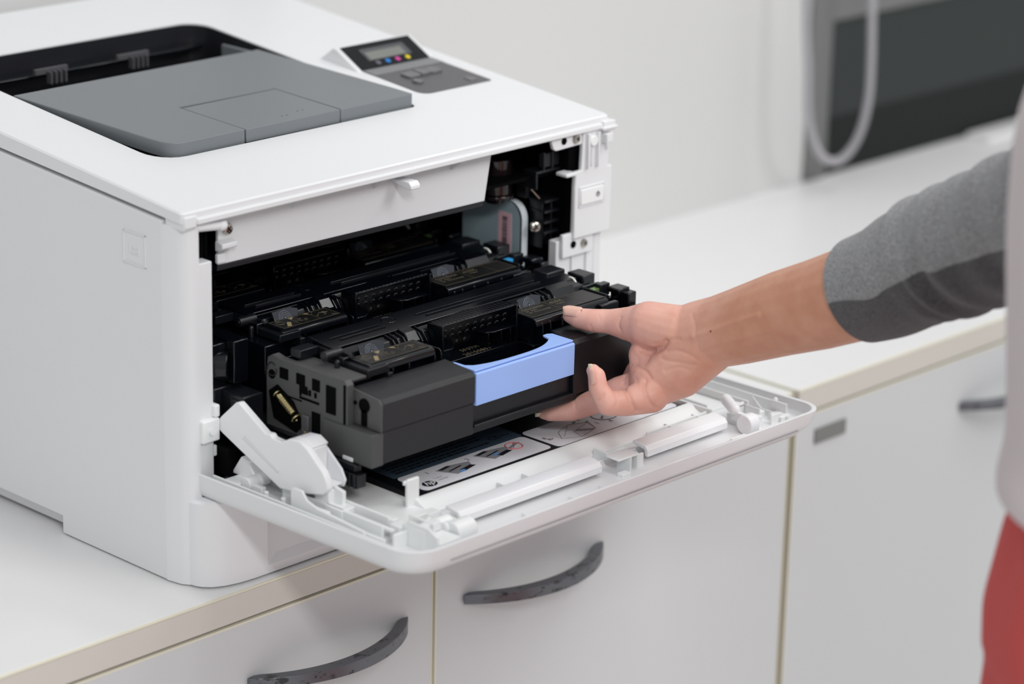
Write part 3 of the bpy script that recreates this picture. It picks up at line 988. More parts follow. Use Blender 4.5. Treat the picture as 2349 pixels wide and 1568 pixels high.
for i in range(20):
    a, b = PI * 0.15 + 2 * PI * i / 24, PI * 0.15 + 2 * PI * (i + 1) / 24
    q.cyl((0.3060 + 0.0105 * math.cos(a), -0.0990 + 0.0085 * math.sin(a), ZT), (0.3060 + 0.0105 * math.cos(b), -0.0990 + 0.0085 * math.sin(b), ZT), 0.00035, n=4)
obj('dial_outline', q, 'inkb', DO)
text('label_print', '2', 0.0065, (0.2830, -0.0945, ZT), X, Y, 'ink', DO, 0.00005)
text('label_print', '1', 0.0060, (0.2890, -0.1085, ZT), X, Y, 'ink', DO, 0.00005)
text('label_print', '4', 0.0060, (0.2995, -0.1120, ZT), X, Y, 'ink', DO, 0.00005)
text('label_print', '3', 0.0060, (0.3380, -0.1060, ZT), X, Y, 'ink', DO, 0.00005)
text('label_print', '8', 0.0055, (0.2380, -0.1050, ZT), X, Y, 'ink', DO, 0.00005)
text('label_print', '8v', 0.0050, (0.2395, -0.1085, ZT), X, Y, 'ink', DO, 0.00005)
flat('green_arrow', [[(0.2775, -0.0965), (0.2810, -0.0950), (0.2800, -0.0935), (0.2765, -0.0945)]], 'green')
flat('green_arrow', [[(0.2850, -0.1010), (0.2890, -0.0995), (0.2885, -0.0985), (0.2848, -0.0998)]], 'green')
flat('green_arrow', [[(0.2990, -0.1040), (0.3040, -0.1005), (0.3050, -0.0985), (0.3000, -0.1010)]], 'green')
flat('green_arrow', [[(0.3200, -0.1060), (0.3260, -0.1035), (0.3265, -0.1020), (0.3205, -0.1040)]], 'green')

# white ridge in front of the labels, pockets, latch bars
ob('front_ridge', MB().prism([(-0.1285, 0.0702), (-0.1285, 0.0800), (-0.1330, 0.0800), (-0.1360, 0.0780), (-0.1450, 0.0745), (-0.1450, 0.0702)], 0, 0.0860, 0.3640))
ob('guide_post', MB().box(0.0795, 0.0905, -0.1310, -0.1280, 0.0702, 0.0950).box(0.0765, 0.0794, -0.1308, -0.1285, 0.0915, 0.0948), bev=0.001)
for x in (0.1480, 0.1720, 0.2440, 0.3180, 0.3480):
    ob('pocket_rib', MB().box(x, x + 0.0014, -0.1580, -0.1450, 0.0702, 0.0795))
ob('pocket_wall', MB().box(0.1000, 0.3600, -0.1595, -0.1580, 0.0702, 0.0765))
ob('pocket_wall', MB().box(0.2950, 0.3600, -0.1500, -0.1488, 0.0702, 0.0800))


def bar(x0, x1, y0, y1):
    m_ = MB().prism([(y0, 0.0748), (y0, 0.0795), (y0 + 0.0025, 0.0825), (y1 - 0.002, 0.0840), (y1, 0.0835), (y1, 0.0815), (y0 + 0.004, 0.0795), (y0 + 0.0025, 0.0748)], 0, x0, x1)
    return ob('latch_bar', m_, 'milky', bev=0.0006)


bar(0.0865, 0.2230, -0.1730, -0.1590)
bar(0.2680, 0.3540, -0.1745, -0.1600)
ob('center_clip', MB().prism([(0.2450, 0.0702), (0.2450, 0.0815), (0.2330, 0.0815), (0.2330, 0.0830), (0.2540, 0.0830), (0.2540, 0.0702), (0.2522, 0.0702), (0.2522, 0.0815), (0.2465, 0.0815), (0.2465, 0.0702)], 1, -0.1790, -0.1660))
ob('clip_slot', MB().box(0.2310, 0.2395, -0.1850, -0.1790, 0.0702, 0.0745))
ob('clip_arm', MB().box(0.2545, 0.2610, -0.1770, -0.1750, 0.0702, 0.0810))
ob('clip_arm', MB().box(0.2560, 0.2630, -0.1700, -0.1680, 0.0702, 0.0790))
for x in (0.130, 0.1750, 0.2050):
    ob('floor_tick', MB().box(x, x + 0.0012, -0.2030, -0.1860, 0.0702, 0.0745), bev=0.0003)
# left front gear cluster
ob('gear_deck', MB().box(0.0450, 0.0640, -0.1960, -0.1650, 0.0702, 0.0795))
ob('gear_barrel', MB().cyl((0.0660, -0.1850, 0.0775), (0.0830, -0.1850, 0.0775), 0.0078, n=24))
ob('gear_wall', MB().prism([(-0.1960, 0.0702), (-0.1960, 0.0840), (-0.1880, 0.0880), (-0.1700, 0.0880), (-0.1620, 0.0820), (-0.1620, 0.0702)], 0, 0.0425, 0.0445))
ob('gear_shelf', MB().box(0.0480, 0.0620, -0.1800, -0.1740, 0.0800, 0.0860))
g = MB().cyl((0.0560, -0.1720, 0.0790), (0.0760, -0.1720, 0.0790), 0.0058, n=20)
for i in range(10):
    a = 2 * PI * i / 10
    g.box(0.0580, 0.0620, -0.1726 + 0.0062 * math.cos(a), -0.1712 + 0.0062 * math.cos(a), 0.0785 + 0.0062 * math.sin(a), 0.0797 + 0.0062 * math.sin(a))
ob('latch_gear', g, 'white_in', 0.0004)
ob('gear_mount', MB().box(0.0520, 0.0545, -0.1830, -0.1600, 0.0702, 0.0870).box(0.0545, 0.0700, -0.1605, -0.1585, 0.0702, 0.0840).box(0.0760, 0.0780, -0.1830, -0.1640, 0.0702, 0.0830).box(0.0400, 0.0520, -0.1650, -0.1550, 0.0702, 0.0830))
ob('gear_mount', MB().box(0.0420, 0.0445, -0.1850, -0.1650, 0.0702, 0.0850).box(0.0300, 0.0420, -0.1700, -0.1680, 0.0702, 0.0820).box(0.0560, 0.0740, -0.1880, -0.1840, 0.0702, 0.0765))
ob('gear_boss', MB().cyl((0.0640, -0.1800, 0.0800), (0.0700, -0.1800, 0.0800), 0.0040, n=14))
ob('gear_boss', MB().cyl((0.0480, -0.1500, 0.0760), (0.0480, -0.1500, 0.0830), 0.0035, n=14))
# right latch cluster
ob('latch_roller', MB().capsule((0.3690, -0.1600, 0.0890), (0.3640, -0.1720, 0.0860), 0.0042, 0.0042).cyl((0.3590, -0.1850, 0.0790), (0.3690, -0.1850, 0.0790), 0.0070, n=22).box(0.3625, 0.3660, -0.1850, -0.1700, 0.0780, 0.0850), 'milky', 0.0006)
ob('latch_arm', MB().box(0.3700, 0.3712, -0.1900, -0.1600, 0.0702, 0.0790).box(0.3712, 0.3860, -0.1640, -0.1628, 0.0702, 0.0830).box(0.3780, 0.3860, -0.1640, -0.1560, 0.0815, 0.0830).box(0.3850, 0.3862, -0.1780, -0.1640, 0.0702, 0.0830))
ob('latch_block', MB().box(0.3740, 0.3800, -0.1850, -0.1790, 0.0702, 0.0810).box(0.3800, 0.3815, -0.1850, -0.1790, 0.0702, 0.0770))
ob('latch_block', MB().box(0.3900, 0.3990, -0.1720, -0.1600, 0.0702, 0.0770))
ob('latch_rib', MB().box(0.3890, 0.4010, -0.1860, -0.1845, 0.0702, 0.0790))
ob('latch_pad', MB().box(0.3400, 0.3560, -0.1960, -0.1880, 0.0702, 0.0745))
ob('latch_rib', MB().box(0.3820, 0.3960, -0.1550, -0.1535, 0.0702, 0.0800))
ob('latch_pad', MB().box(0.3980, 0.4080, -0.1880, -0.1760, 0.0702, 0.0760))
ob('latch_rib', MB().prism([(-0.1560, 0.0702), (-0.1560, 0.0830), (-0.1650, 0.0760), (-0.1900, 0.0760), (-0.1900, 0.0702)], 0, 0.4030, 0.4042))
ob('corner_hook', MB().box(0.4070, 0.4085, -0.1850, -0.1700, 0.0702, 0.0830).capsule((0.4105, -0.1720, 0.0720), (0.4105, -0.1720, 0.0825), 0.0018, n=10, k=4))
ob('right_deck', MB().box(0.3640, 0.3660, -0.1500, 0.001, 0.0702, 0.0800).box(0.3720, 0.3732, -0.1400, 0.001, 0.0702, 0.0790))
ob('right_floor', MB().box(0.3735, 0.3980, -0.1400, 0.001, 0.0702, 0.0740))

# white hinge link on the left
ln = [(-0.0010, 0.1150), (-0.0030, 0.1175), (-0.0185, 0.1315), (-0.0215, 0.1325), (-0.0245, 0.1310), (-0.0480, 0.1180), (-0.0530, 0.1185), (-0.0550, 0.1165), (-0.0640, 0.1160), (-0.0720, 0.1205), (-0.0820, 0.1215), (-0.0890, 0.1180), (-0.1040, 0.1060), (-0.1080, 0.1000), (-0.1085, 0.0950), (-0.1040, 0.0905), (-0.0900, 0.0870), (-0.0740, 0.0840), (-0.0620, 0.0830), (-0.0050, 0.1060), (-0.0010, 0.1080)]
LK = obj('hinge_link', MB().prism(ln, 0, 0.0290, 0.0345), 'milky', PR, bev=0.001, seg=3, label='white hinge arm holding the door')
obj('link_flange', MB().prism([(-0.0640, 0.1160), (-0.0720, 0.1205), (-0.0820, 0.1215), (-0.0890, 0.1180), (-0.0880, 0.1160), (-0.0815, 0.1195), (-0.0725, 0.1185), (-0.0650, 0.1145)], 0, 0.0345, 0.0480), 'milky', LK, bev=0.0006)
obj('link_foot', MB().box(0.0345, 0.0420, -0.1040, -0.0900, 0.0702, 0.0920), 'milky', LK, bev=0.0008)
obj('link_web', MB().box(0.0345, 0.0460, -0.0900, -0.0885, 0.0850, 0.1170), 'milky', LK, bev=0.0005)
obj('link_groove', MB().prism([(-0.0260, 0.1085), (-0.0280, 0.1110), (-0.0620, 0.0960), (-0.0610, 0.0935)], 0, 0.0284, 0.0292), 'white', LK, bev=0.0006)
obj('link_wall', MB().prism([(-0.0640, 0.1120), (-0.0720, 0.1175), (-0.0815, 0.1185), (-0.0890, 0.1150), (-0.1030, 0.1040), (-0.1070, 0.0970), (-0.1050, 0.0920), (-0.0900, 0.0890), (-0.0680, 0.0950)], 0, 0.0462, 0.0478), 'milky', LK, bev=0.0006)
obj('link_floor', MB().box(0.0345, 0.0462, -0.1040, -0.0700, 0.0935, 0.0950), 'milky', LK, bev=0.0003)
ob('side_rail', MB().prism([(-0.0800, 0.0702), (-0.0800, 0.0895), (-0.0830, 0.0915), (-0.0910, 0.0915), (-0.0960, 0.0860), (-0.1060, 0.0835), (-0.1500, 0.0805), (-0.1500, 0.0702)], 0, 0.0225, 0.0243), bev=0.0008)
ob('rail_box', MB().box(0.0244, 0.0290, -0.1120, -0.0960, 0.0702, 0.0815))

# ---- toner drawer
TD = obj('toner_drawer', MB()
         .box(0.0580, 0.3400, -0.1180, 0.2500, 0.1060, 0.1090)
         .box(0.3362, 0.3400, -0.0950, 0.2500, 0.1090, 0.1440)
         .box(0.0610, 0.3360, 0.2460, 0.2500, 0.1090, 0.1600), 'blackm', PR, bev=0.0006)
sdm = MB().prism([(-0.0960, 0.1090), (-0.0960, 0.1560), (-0.0930, 0.1590), (-0.0810, 0.1585), (-0.0300, 0.1585), (-0.0230, 0.1600), (-0.0180, 0.1570), (-0.0165, 0.1480), (-0.0165, 0.1090)], 0, 0.0580, 0.0640)
td = lambda n, m_, mt='blackg', bev=0.0005, **k: obj(n, m_, mt, TD, bev=bev, **k)
td('side_plate', sdm, 'sideg', label='grained charcoal side plate with square windows')
td('side_shelf', MB().box(0.0641, 0.0780, -0.0930, -0.0400, 0.1562, 0.1583), 'sideg')
for (a, b, c, d) in ((-0.0305, -0.0385, 0.1455, 0.1530), (-0.0470, -0.0550, 0.1455, 0.1530), (-0.0625, -0.0695, 0.1450, 0.1530), (-0.0760, -0.0850, 0.1330, 0.1520)):
    td('window', MB().box(0.0574, 0.0582, b, a, c, d), 'void', 0)
td('window', MB().box(0.0574, 0.0582, -0.0575, -0.0500, 0.1400, 0.1455), 'void', 0)
fn = MB()
for (a, b, c, d) in ((-0.0500, -0.0515, 0.1380, 0.1455), (-0.0500, -0.0690, 0.1360, 0.1375), (-0.0560, -0.0580, 0.1400, 0.1430), (-0.0590, -0.0610, 0.1400, 0.1440), (-0.0645, -0.0665, 0.1400, 0.1435), (-0.0240, -0.0520, 0.1340, 0.1348)):
    fn.box(0.0575, 0.0582, b, a, c, d)
td('moulded_lines', fn, 'void', 0)
td('round_hole', MB().cyl((0.0574, -0.0225, 0.1460), (0.0582, -0.0225, 0.1460), 0.0032, n=16), 'void', 0)
td('round_boss', MB().ring((0.0578, -0.0225, 0.1495), (1, 0, 0), 0.0045, 0.0006, 20, 6), 'blackg', 0)
td('spring_pocket', MB().prism([(-0.0280, 0.1400), (-0.0200, 0.1340), (-0.0250, 0.1160), (-0.0470, 0.1110), (-0.0540, 0.1180), (-0.0440, 0.1320)], 0, 0.0570, 0.0582), 'void', 0)
sprg = MB().cyl((0.0560, -0.0320, 0.1335), (0.0560, -0.0460, 0.1245), 0.0024, n=14)
for i in range(7):
    t = i / 6
    sprg.ring((0.0560, -0.0350 - 0.0090 * t, 0.1316 - 0.0058 * t), (0, -0.84, -0.54), 0.0024, 0.0004, 12, 5)
td('contact_spring', sprg, 'brass', 0)
td('spring_cap', MB().ring((0.0555, -0.0490, 0.1222), (0, -0.84, -0.54), 0.0030, 0.0008, 14, 6).ring((0.0555, -0.0300, 0.1346), (0, -0.84, -0.54), 0.0024, 0.0007, 14, 6), 'brass', 0)
td('contact_clip', MB().box(0.0560, 0.0582, -0.0600, -0.0530, 0.1100, 0.1260), 'panel', 0.0008)
td('contact_clip', MB().box(0.0555, 0.0582, -0.0580, -0.0560, 0.1110, 0.1150), 'brass', 0.0003)
td('clip_frame', MB().box(0.0575, 0.0583, -0.0700, -0.0620, 0.1070, 0.1300).box(0.0575, 0.0583, -0.0740, -0.0700, 0.1060, 0.1160), 'void', 0)
# front: base flange, upper block, blue grip
bs = MB().prism([(-0.0740, 0.1060), (-0.0740, 0.1285), (-0.1200, 0.1285), (-0.1205, 0.1280), (-0.1205, 0.1058)], 0, 0.0568, 0.0674)
td('base_box', bs, 'sideg')
td('base_flange', MB().box(0.0676, 0.1505, -0.1205, -0.1062, 0.1065, 0.1285), 'blackg')
td('base_flange', MB().box(0.1507, 0.3420, -0.1195, -0.1062, 0.1065, 0.1110), 'blackm')
td('base_lip', MB().box(0.1508, 0.2478, -0.1215, -0.1182, 0.1112, 0.1130), 'blackm')
td('front_block', MB().prism([(-0.1062, 0.1290), (-0.1062, 0.1500), (-0.0925, 0.1512), (-0.0925, 0.1530), (-0.1190, 0.1510), (-0.1215, 0.1480), (-0.1215, 0.1290)], 0, 0.0662, 0.1506), 'blackg')
td('block_cheek', MB().prism([(-0.0925, 0.1290), (-0.0925, 0.1530), (-0.1190, 0.1510), (-0.1215, 0.1480), (-0.1215, 0.1290)], 0, 0.0640, 0.0660), 'sideg')
td('front_block', MB().prism([(-0.1062, 0.1115), (-0.1062, 0.1500), (-0.0980, 0.1512), (-0.0980, 0.1530), (-0.1190, 0.1510), (-0.1215, 0.1480), (-0.1215, 0.1115)], 0, 0.2480, 0.3420), 'blackm')
td('grip_backing', MB().box(0.1508, 0.2478, -0.1180, -0.1062, 0.1114, 0.1330), 'blackm')
td('bowl_screw', MB().ring((0.1850, -0.1085, 0.1335), (0, -0.5, 1), 0.0022, 0.0005, 16, 6).sphere((0.1850, -0.1085, 0.1335), 0.0010, n=8, k=6), 'black', 0)
td('key_slot', MB().cyl((0.0632, -0.1060, 0.1440), (0.0642, -0.1060, 0.1440), 0.0048, n=18).box(0.0632, 0.0642, -0.1085, -0.1035, 0.1300, 0.1410), 'void', 0)
td('key_slot', MB().cyl((0.0632, -0.0975, 0.1440), (0.0642, -0.0975, 0.1440), 0.0014, n=12), 'void', 0)
td('front_column', MB().box(0.0575, 0.0640, -0.0945, -0.0925, 0.1290, 0.1560), 'void', 0.0003)
# rail under the side, with ribbed end
td('slide_rail', MB().box(0.0540, 0.0600, -0.1080, 0.1200, 0.1000, 0.1055), 'blackm', 0.001)
rr_ = MB().box(0.0520, 0.0600, -0.1120, -0.0880, 0.0905, 0.0998)
for i in range(5):
    rr_.box(0.0508, 0.0522, -0.1110 + i * 0.0048, -0.1090 + i * 0.0048, 0.0905, 0.1000)
td('ribbed_stop', rr_, 'blackm', 0.0004)
td('white_tab', MB().box(0.0560, 0.0574, -0.1030, -0.0935, 0.1058, 0.1085), 'milky', 0.0004)
# blue grip
hb = MB()
n = 22
lo = []
for i in range(n + 1):
    t = i / n
    x = 0.1511 + 0.0964 * t
    e = min(t, 1 - t)
    s_ = 1 - min(1, e / 0.16)
    s_ = s_ * s_ * (3 - 2 * s_)
    yb = -0.1165 + 0.0015 * s_
    ztop = 0.1498
    lo.append([(x, -0.1222, 0.1268), (x, -0.1222, ztop - 0.0008), (x, -0.1214, ztop), (x, yb, ztop), (x, yb, ztop - 0.0025), (x, -0.1190, ztop - 0.0035), (x, -0.1190, 0.1268)])
hb.loft(lo)
GH = td('blue_grip', hb, 'blue', 0.0004, label='blue pull handle')
# top flange: wide at both ends, cut away in a curve in the middle
fl_ = [(0.1511, -0.1205), (0.2475, -0.1205), (0.2475, -0.1005), (0.2440, -0.0985), (0.2400, -0.0985), (0.2385, -0.1010)]
for i in range(17):
    t = i / 16
    x = 0.2370 - 0.0790 * t
    q_ = abs(2 * t - 1)
    fl_.append((x, -0.1168 + (0.0098 if t < 0.5 else 0.0050) * q_ ** 3.0))
fl_ += [(0.1542, -0.1080), (0.1538, -0.0985), (0.1511, -0.0985)]
td('grip_flange', MB().loft([[(x, y, 0.1502) for x, y in fl_], [(x, y, 0.1516) for x, y in fl_]]), 'blue', 0.0004)
td('grip_cheek', MB().prism([(-0.0990, 0.1501), (-0.0990, 0.1440), (-0.1058, 0.1390), (-0.1188, 0.1390), (-0.1188, 0.1501)], 0, 0.2455, 0.2475), 'blue', 0.0003)
td('grip_cheek', MB().prism([(-0.0990, 0.1501), (-0.0990, 0.1470), (-0.1060, 0.1420), (-0.1188, 0.1390), (-0.1188, 0.1501)], 0, 0.1511, 0.1531), 'blue', 0.0003)

# left interior machinery behind the drawer
li = MB().box(0.0310, 0.0440, 0.0080, 0.0700, 0.1200, 0.1640).box(0.0440, 0.0570, 0.0000, 0.0400, 0.1360, 0.1660)
obj('latch_housing', li, 'black', PR, bev=0.0008)
obj('latch_wheel', MB().cyl((0.0300, 0.0240, 0.1480), (0.0450, 0.0060, 0.1480), 0.0120, 0.0105, 20), 'black', PR, bev=0.0008)
obj('bay_frame', MB().box(0.0310, 0.0560, 0.0060, 0.0500, 0.1100, 0.1340).box(0.0380, 0.0560, -0.0160, 0.0060, 0.1020, 0.1320), 'blackm', PR, bev=0.0012)
obj('bay_slot', MB().box(0.0370, 0.0382, -0.0120, -0.0040, 0.1160, 0.1290).box(0.0370, 0.0382, -0.0150, -0.0130, 0.1140, 0.1200), 'dark', PR, bev=0.0004)
obj('bay_floor', MB().box(0.0305, 0.0560, -0.0100, 0.0600, 0.0760, 0.0960), 'void', PR)

# ------------------------------------------------------------------ toner cartridges
def cartridge(label, code, date, chip):
    T = empty('toner_cartridge', label, 'toner cartridge', group=None)
    k = lambda n, m_, mt='black', bev=0.0005, **q: obj(n, m_, mt, T, bev=bev, **q)
    # body trough, barrel, rear plate
    prof = [(-0.0760, 0.1150), (-0.0800, 0.1300), (-0.0800, 0.1428), (-0.0600, 0.1432), (-0.0580, 0.1600), (-0.0540, 0.1645), (-0.0320, 0.1668), (-0.0300, 0.1655), (-0.0300, 0.1350), (-0.0420, 0.1150)]
    body = k('housing', MB().prism(prof, 0, 0.0860, 0.3180))
    for (xa, xb) in ((0.0862, 0.1606), (0.2358, 0.3178)):
        k('barrel', MB().prism([(-0.0680, 0.1420), (-0.0690, 0.1455), (-0.0680, 0.1590), (-0.0640, 0.1640), (-0.0580, 0.1652), (-0.0535, 0.1600), (-0.0535, 0.1420)], 0, xa, xb))
    pl = k('drum_cover', MB().prism([(-0.0560, 0.1655), (-0.0560, 0.1668), (-0.0310, 0.1690), (-0.0285, 0.1672), (-0.0285, 0.1640)], 0, 0.0820, 0.3200))
    k('cover_ridge', MB().box(0.1700, 0.2880, -0.0440, -0.0432, 0.1675, 0.1690).box(0.1760, 0.2900, -0.0485, -0.0477, 0.1672, 0.1686), bev=0.0002)
    k('cover_ridge', MB().box(0.0900, 0.1360, -0.0440, -0.0432, 0.1675, 0.1690).box(0.0960, 0.1380, -0.0485, -0.0477, 0.1672, 0.1686), bev=0.0002)
    k('gate_mark', MB().ring((0.1480, -0.0400, 0.1684), (0, -0.08, 1), 0.0050, 0.0003, 24, 4), bev=0)
    # raised label blocks with rounded ribs in front
    for (x0, x1, ya) in ((0.0840, 0.1430, -0.0915), (0.2370, 0.3120, -0.0955)):
        k('label_block', MB().prism([(-0.0690, 0.1460), (-0.0690, 0.1627), (ya + 0.004, 0.1627), (ya + 0.001, 0.1612), (ya, 0.1580), (ya, 0.1570), (ya + 0.006, 0.1565), (ya + 0.007, 0.1432)], 0, x0, x1))
    for x in (0.0990, 0.1030, 0.1180, 0.1420, 0.1480, 0.2420, 0.2500, 0.2620, 0.2760, 0.2900, 0.3040):
        ya = -0.0915 if x < 0.2 else -0.0965
        k('rib', MB().prism([(-0.0750, 0.1430), (-0.0750, 0.1600), (ya + 0.003, 0.1600), (ya + 0.0008, 0.1588), (ya, 0.1560), (ya, 0.1430)], 0, x, x + 0.0012), bev=0.0003)
    k('front_lip', MB().box(0.1640, 0.2330, -0.0808, -0.0798, 0.1405, 0.1440), bev=0.0004)
    # barrel ribs
    for x in (0.1270, 0.1310, 0.1365, 0.1510, 0.1550, 0.2680, 0.2730, 0.2780):
        k('barrel_rib', MB().prism([(-0.0705, 0.1460), (-0.0705, 0.1600), (-0.0660, 0.1650), (-0.0580, 0.1668), (-0.0560, 0.1640), (-0.0560, 0.1460)], 0, x, x + 0.0010), bev=0.0003)
    k('barrel_block', MB().prism([(-0.0700, 0.1470), (-0.0690, 0.1610), (-0.0640, 0.1665), (-0.0570, 0.1680), (-0.0560, 0.1470)], 0, 0.1400, 0.1505), bev=0.0006)
    k('barrel_block', MB().prism([(-0.0700, 0.1470), (-0.0690, 0.1610), (-0.0640, 0.1665), (-0.0570, 0.1680), (-0.0560, 0.1470)], 0, 0.2840, 0.3070), bev=0.0006)
    # clear tabs
    for x in (0.1040, 0.2560):
        nrm = Vector((0, -0.85, 0.53)).normalized()
        up = Vector((0, 0.53, 0.85))
        c = Vector((x, -0.0690, 0.1625))
        X_ = Vector((1, 0, 0))
        q = [c - X_ * 0.0095 - up * 0.0065, c + X_ * 0.0095 - up * 0.0058, c + X_ * 0.0135 + up * 0.0045, c + X_ * 0.0060 + up * 0.0068, c - X_ * 0.0095 + up * 0.0060]
        tb_ = k('clear_tab', MB().loft([[p for p in q], [p + nrm * 0.0012 for p in q]]), 'tab', 0.0003, label='clear grey film tab with ring mark')
        r_ = MB()
        for rr in (0.0052, 0.0038, 0.0024):
            r_.ring(c + nrm * 0.0013, nrm, rr, 0.00022, 22, 4)
        r_.sphere(c + nrm * 0.0013, 0.0007, n=8, k=6)
        o = obj('tab_ring', r_, 'tabr', tb_)
    # perforated grip
    gp = k('grip_wall', MB().prism([(-0.0785, 0.1700), (-0.0765, 0.1700), (-0.0600, 0.1433), (-0.0620, 0.1433)], 0, 0.1631, 0.2332), bev=0.0008)
    for xa in (0.1612, 0.2334):
        k('grip_gusset', MB().prism([(-0.0795, 0.1702), (-0.0795, 0.1425), (-0.0640, 0.1425), (-0.0640, 0.1695)], 0, xa, xa + 0.0018), bev=0.0005)
    tp = MB()
    n_ = 19
    for i in range(n_):
        x = 0.1625 + 0.0715 * i / n_
        bk = -0.0655 + 0.0030 * math.exp(-((i - 9) / 4.0) ** 2)
        tp.box(x, x + 0.0715 / n_ - 0.0006, -0.0770, bk, 0.1685 - 0.0005, 0.1702)
    tp.box(0.1620, 0.2345, -0.0765, -0.0665, 0.1670, 0.1695)
    k('grip_top', tp, bev=0.0003, label='grooved thumb edge')
    hl = MB()
    gl = MB()
    for r_i, (zz, x0, cnt) in enumerate(((0.1640, 0.1675, 9), (0.1585, 0.1705, 9))):
        for i in range(cnt):
            x = x0 + i * 0.0073
            yy = -0.0786 + (0.1700 - zz) * 0.6226
            hl.ring((x, yy, zz), (0, 0.85, 0.53), 0.0014, 0.0003, 10, 5)
            gl.cyl((x, yy - 0.0002, zz), (x, yy + 0.0004, zz), 0.0012, n=10)
    for x in (0.1870, 0.1945):
        hl.ring((x, -0.0671, 0.1515), (0, 0.85, 0.53), 0.0010, 0.0003, 10, 5)
    k('grip_holes', gl, 'void', 0)
    k('hole_rims', hl, 'bezel', 0)
    k('grip_ledge', MB().prism([(0.2040, -0.0680), (0.2070, -0.0760), (0.2125, -0.0785), (0.2332, -0.0785), (0.2332, -0.0680)], 2, 0.1540, 0.1552).box(0.2085, 0.2095, -0.0768, -0.0630, 0.1435, 0.1540).box(0.2200, 0.2208, -0.0780, -0.0630, 0.1435, 0.1540).box(0.2290, 0.2298, -0.0780, -0.0630, 0.1435, 0.1540), bev=0.0003)
    k('grip_ledge', MB().prism([(0.1632, -0.0665), (0.1632, -0.0785), (0.1710, -0.0790), (0.1770, -0.0750), (0.1790, -0.0665)], 2, 0.1510, 0.1522).prism([(0.1632, -0.0665), (0.1632, -0.0775), (0.1700, -0.0780), (0.1755, -0.0740), (0.1770, -0.0665)], 2, 0.1435, 0.1510), bev=0.0003)
    k('front_shelf', MB().box(0.0862, 0.1608, -0.0900, -0.0802, 0.1250, 0.1435))
    k('front_shelf', MB().box(0.2358, 0.3178, -0.0940, -0.0802, 0.1250, 0.1435))
    # labels
    lz = 0.1628

    def film(x0, x1, y0, y1):
        return k('label', MB().box(x0, x1, y0, y1, lz, lz + 0.0001), 'lblack', 0)
    film(0.2375, 0.3110, -0.0920, -0.0700)
    f2 = film(0.0870, 0.1400, -0.0880, -0.0700)
    z_ = lz + 0.00012

    def frame(x0, x1, y0, y1, t=0.0002):
        q = MB()
        q.box(x0, x1, y0, y0 + t, z_, z_ + 0.00008).box(x0, x1, y1 - t, y1, z_, z_ + 0.00008).box(x0, x0 + t, y0, y1, z_, z_ + 0.00008).box(x1 - t, x1, y0, y1, z_, z_ + 0.00008)
        return q
    q = frame(0.2385, 0.3100, -0.0910, -0.0712)
    q.box(0.2680, 0.2682, -0.0900, -0.0715, z_, z_ + 0.00008).box(0.2920, 0.2922, -0.0900, -0.0715, z_, z_ + 0.00008)
    k('label_border', q, 'gold', 0)
    text('label_print', 'ColorLaserJet', 0.0038, (0.2425, -0.0770, z_), X, Y, 'gold', T, 0.00004)
    text('label_print', 'HP   Black', 0.0026, (0.2425, -0.0805, z_), X, Y, 'gold', T, 0.00004)
    text('label_print', 'HP   Print Cartridge', 0.0026, (0.2425, -0.0838, z_), X, Y, 'gold', T, 0.00004)
    text('label_print', '410X', 0.0058, (0.2700, -0.0780, z_), X, Y, 'gold', T, 0.00004)
    text('label_print', 'Original', 0.0026, (0.2720, -0.0815, z_), X, Y, 'gold', T, 0.00004)
    cd = MB()
    random.seed(3)
    for a in range(7):
        for b in range(7):
            if random.random() < 0.5:
                cd.box(0.2985 + a * 0.0007, 0.2991 + a * 0.0007, -0.0810 + b * 0.0009, -0.0803 + b * 0.0009, z_, z_ + 0.00006)
    # pictogram label on the left
    q = frame(0.0880, 0.1390, -0.0870, -0.0712)
    for xx in (0.1040, 0.1215):
        q.box(xx, xx + 0.0002, -0.0870, -0.0712, z_, z_ + 0.00008)
    k('label_border', q, 'gold', 0)
    q = MB()
    for tri in ([(0.1045, -0.0714), (0.1100, -0.0714), (0.1045, -0.0760)], [(0.1180, -0.0714), (0.1215, -0.0714), (0.1215, -0.0750)], [(0.0930, -0.0850), (0.0960, -0.0860), (0.1010, -0.0790), (0.0985, -0.0775)]):
        q.loft([[(x, y, z_) for x, y in tri], [(x, y, z_ + 0.00008) for x, y in tri]])
    k('warning_pictogram', q, 'goldl', 0)
    q = MB().ring((0.0935, -0.0765, z_), (0, 0, 1), 0.0030, 0.00015, 16, 4)
    random.seed(5)
    for (bx, by, w_, h_) in ((0.1090, -0.0800, 0.008, 0.005), (0.1280, -0.0770, 0.009, 0.009), (0.1330, -0.0810, 0.006, 0.007)):
        for i in range(7):
            a0 = Vector((bx + random.uniform(-w_, w_) * 0.5, by + random.uniform(-h_, h_) * 0.5, z_))
            a1 = a0 + Vector((random.uniform(-0.003, 0.003), random.uniform(-0.002, 0.003), 0))
            q.cyl(a0, a1, 0.00022, n=4)
    k('warning_pictogram', q, 'gold', 0)
    # embossed batch code
    text('batch_code', code, 0.0058, (0.1905, -0.0695, 0.1433), X, Y, 'gold', T, 0.00004, spacing=1.15)
    if date:
        text('batch_code', date, 0.0058, (0.1860, -0.0775, 0.1433), X, Y, 'gold', T, 0.00004, spacing=1.15)
    # left end: cap, pins
    k('end_cap', MB().box(0.0682, 0.0850, -0.0900, -0.0320, 0.1200, 0.1552).box(0.0785, 0.0860, -0.0700, -0.0560, 0.1560, 0.1640), 'black', 0.0008)
    k('end_shelf', MB().box(0.0790, 0.0980, -0.0930, -0.0700, 0.1560, 0.1612).box(0.0960, 0.1000, -0.0950, -0.0740, 0.1500, 0.1560), 'blackm')
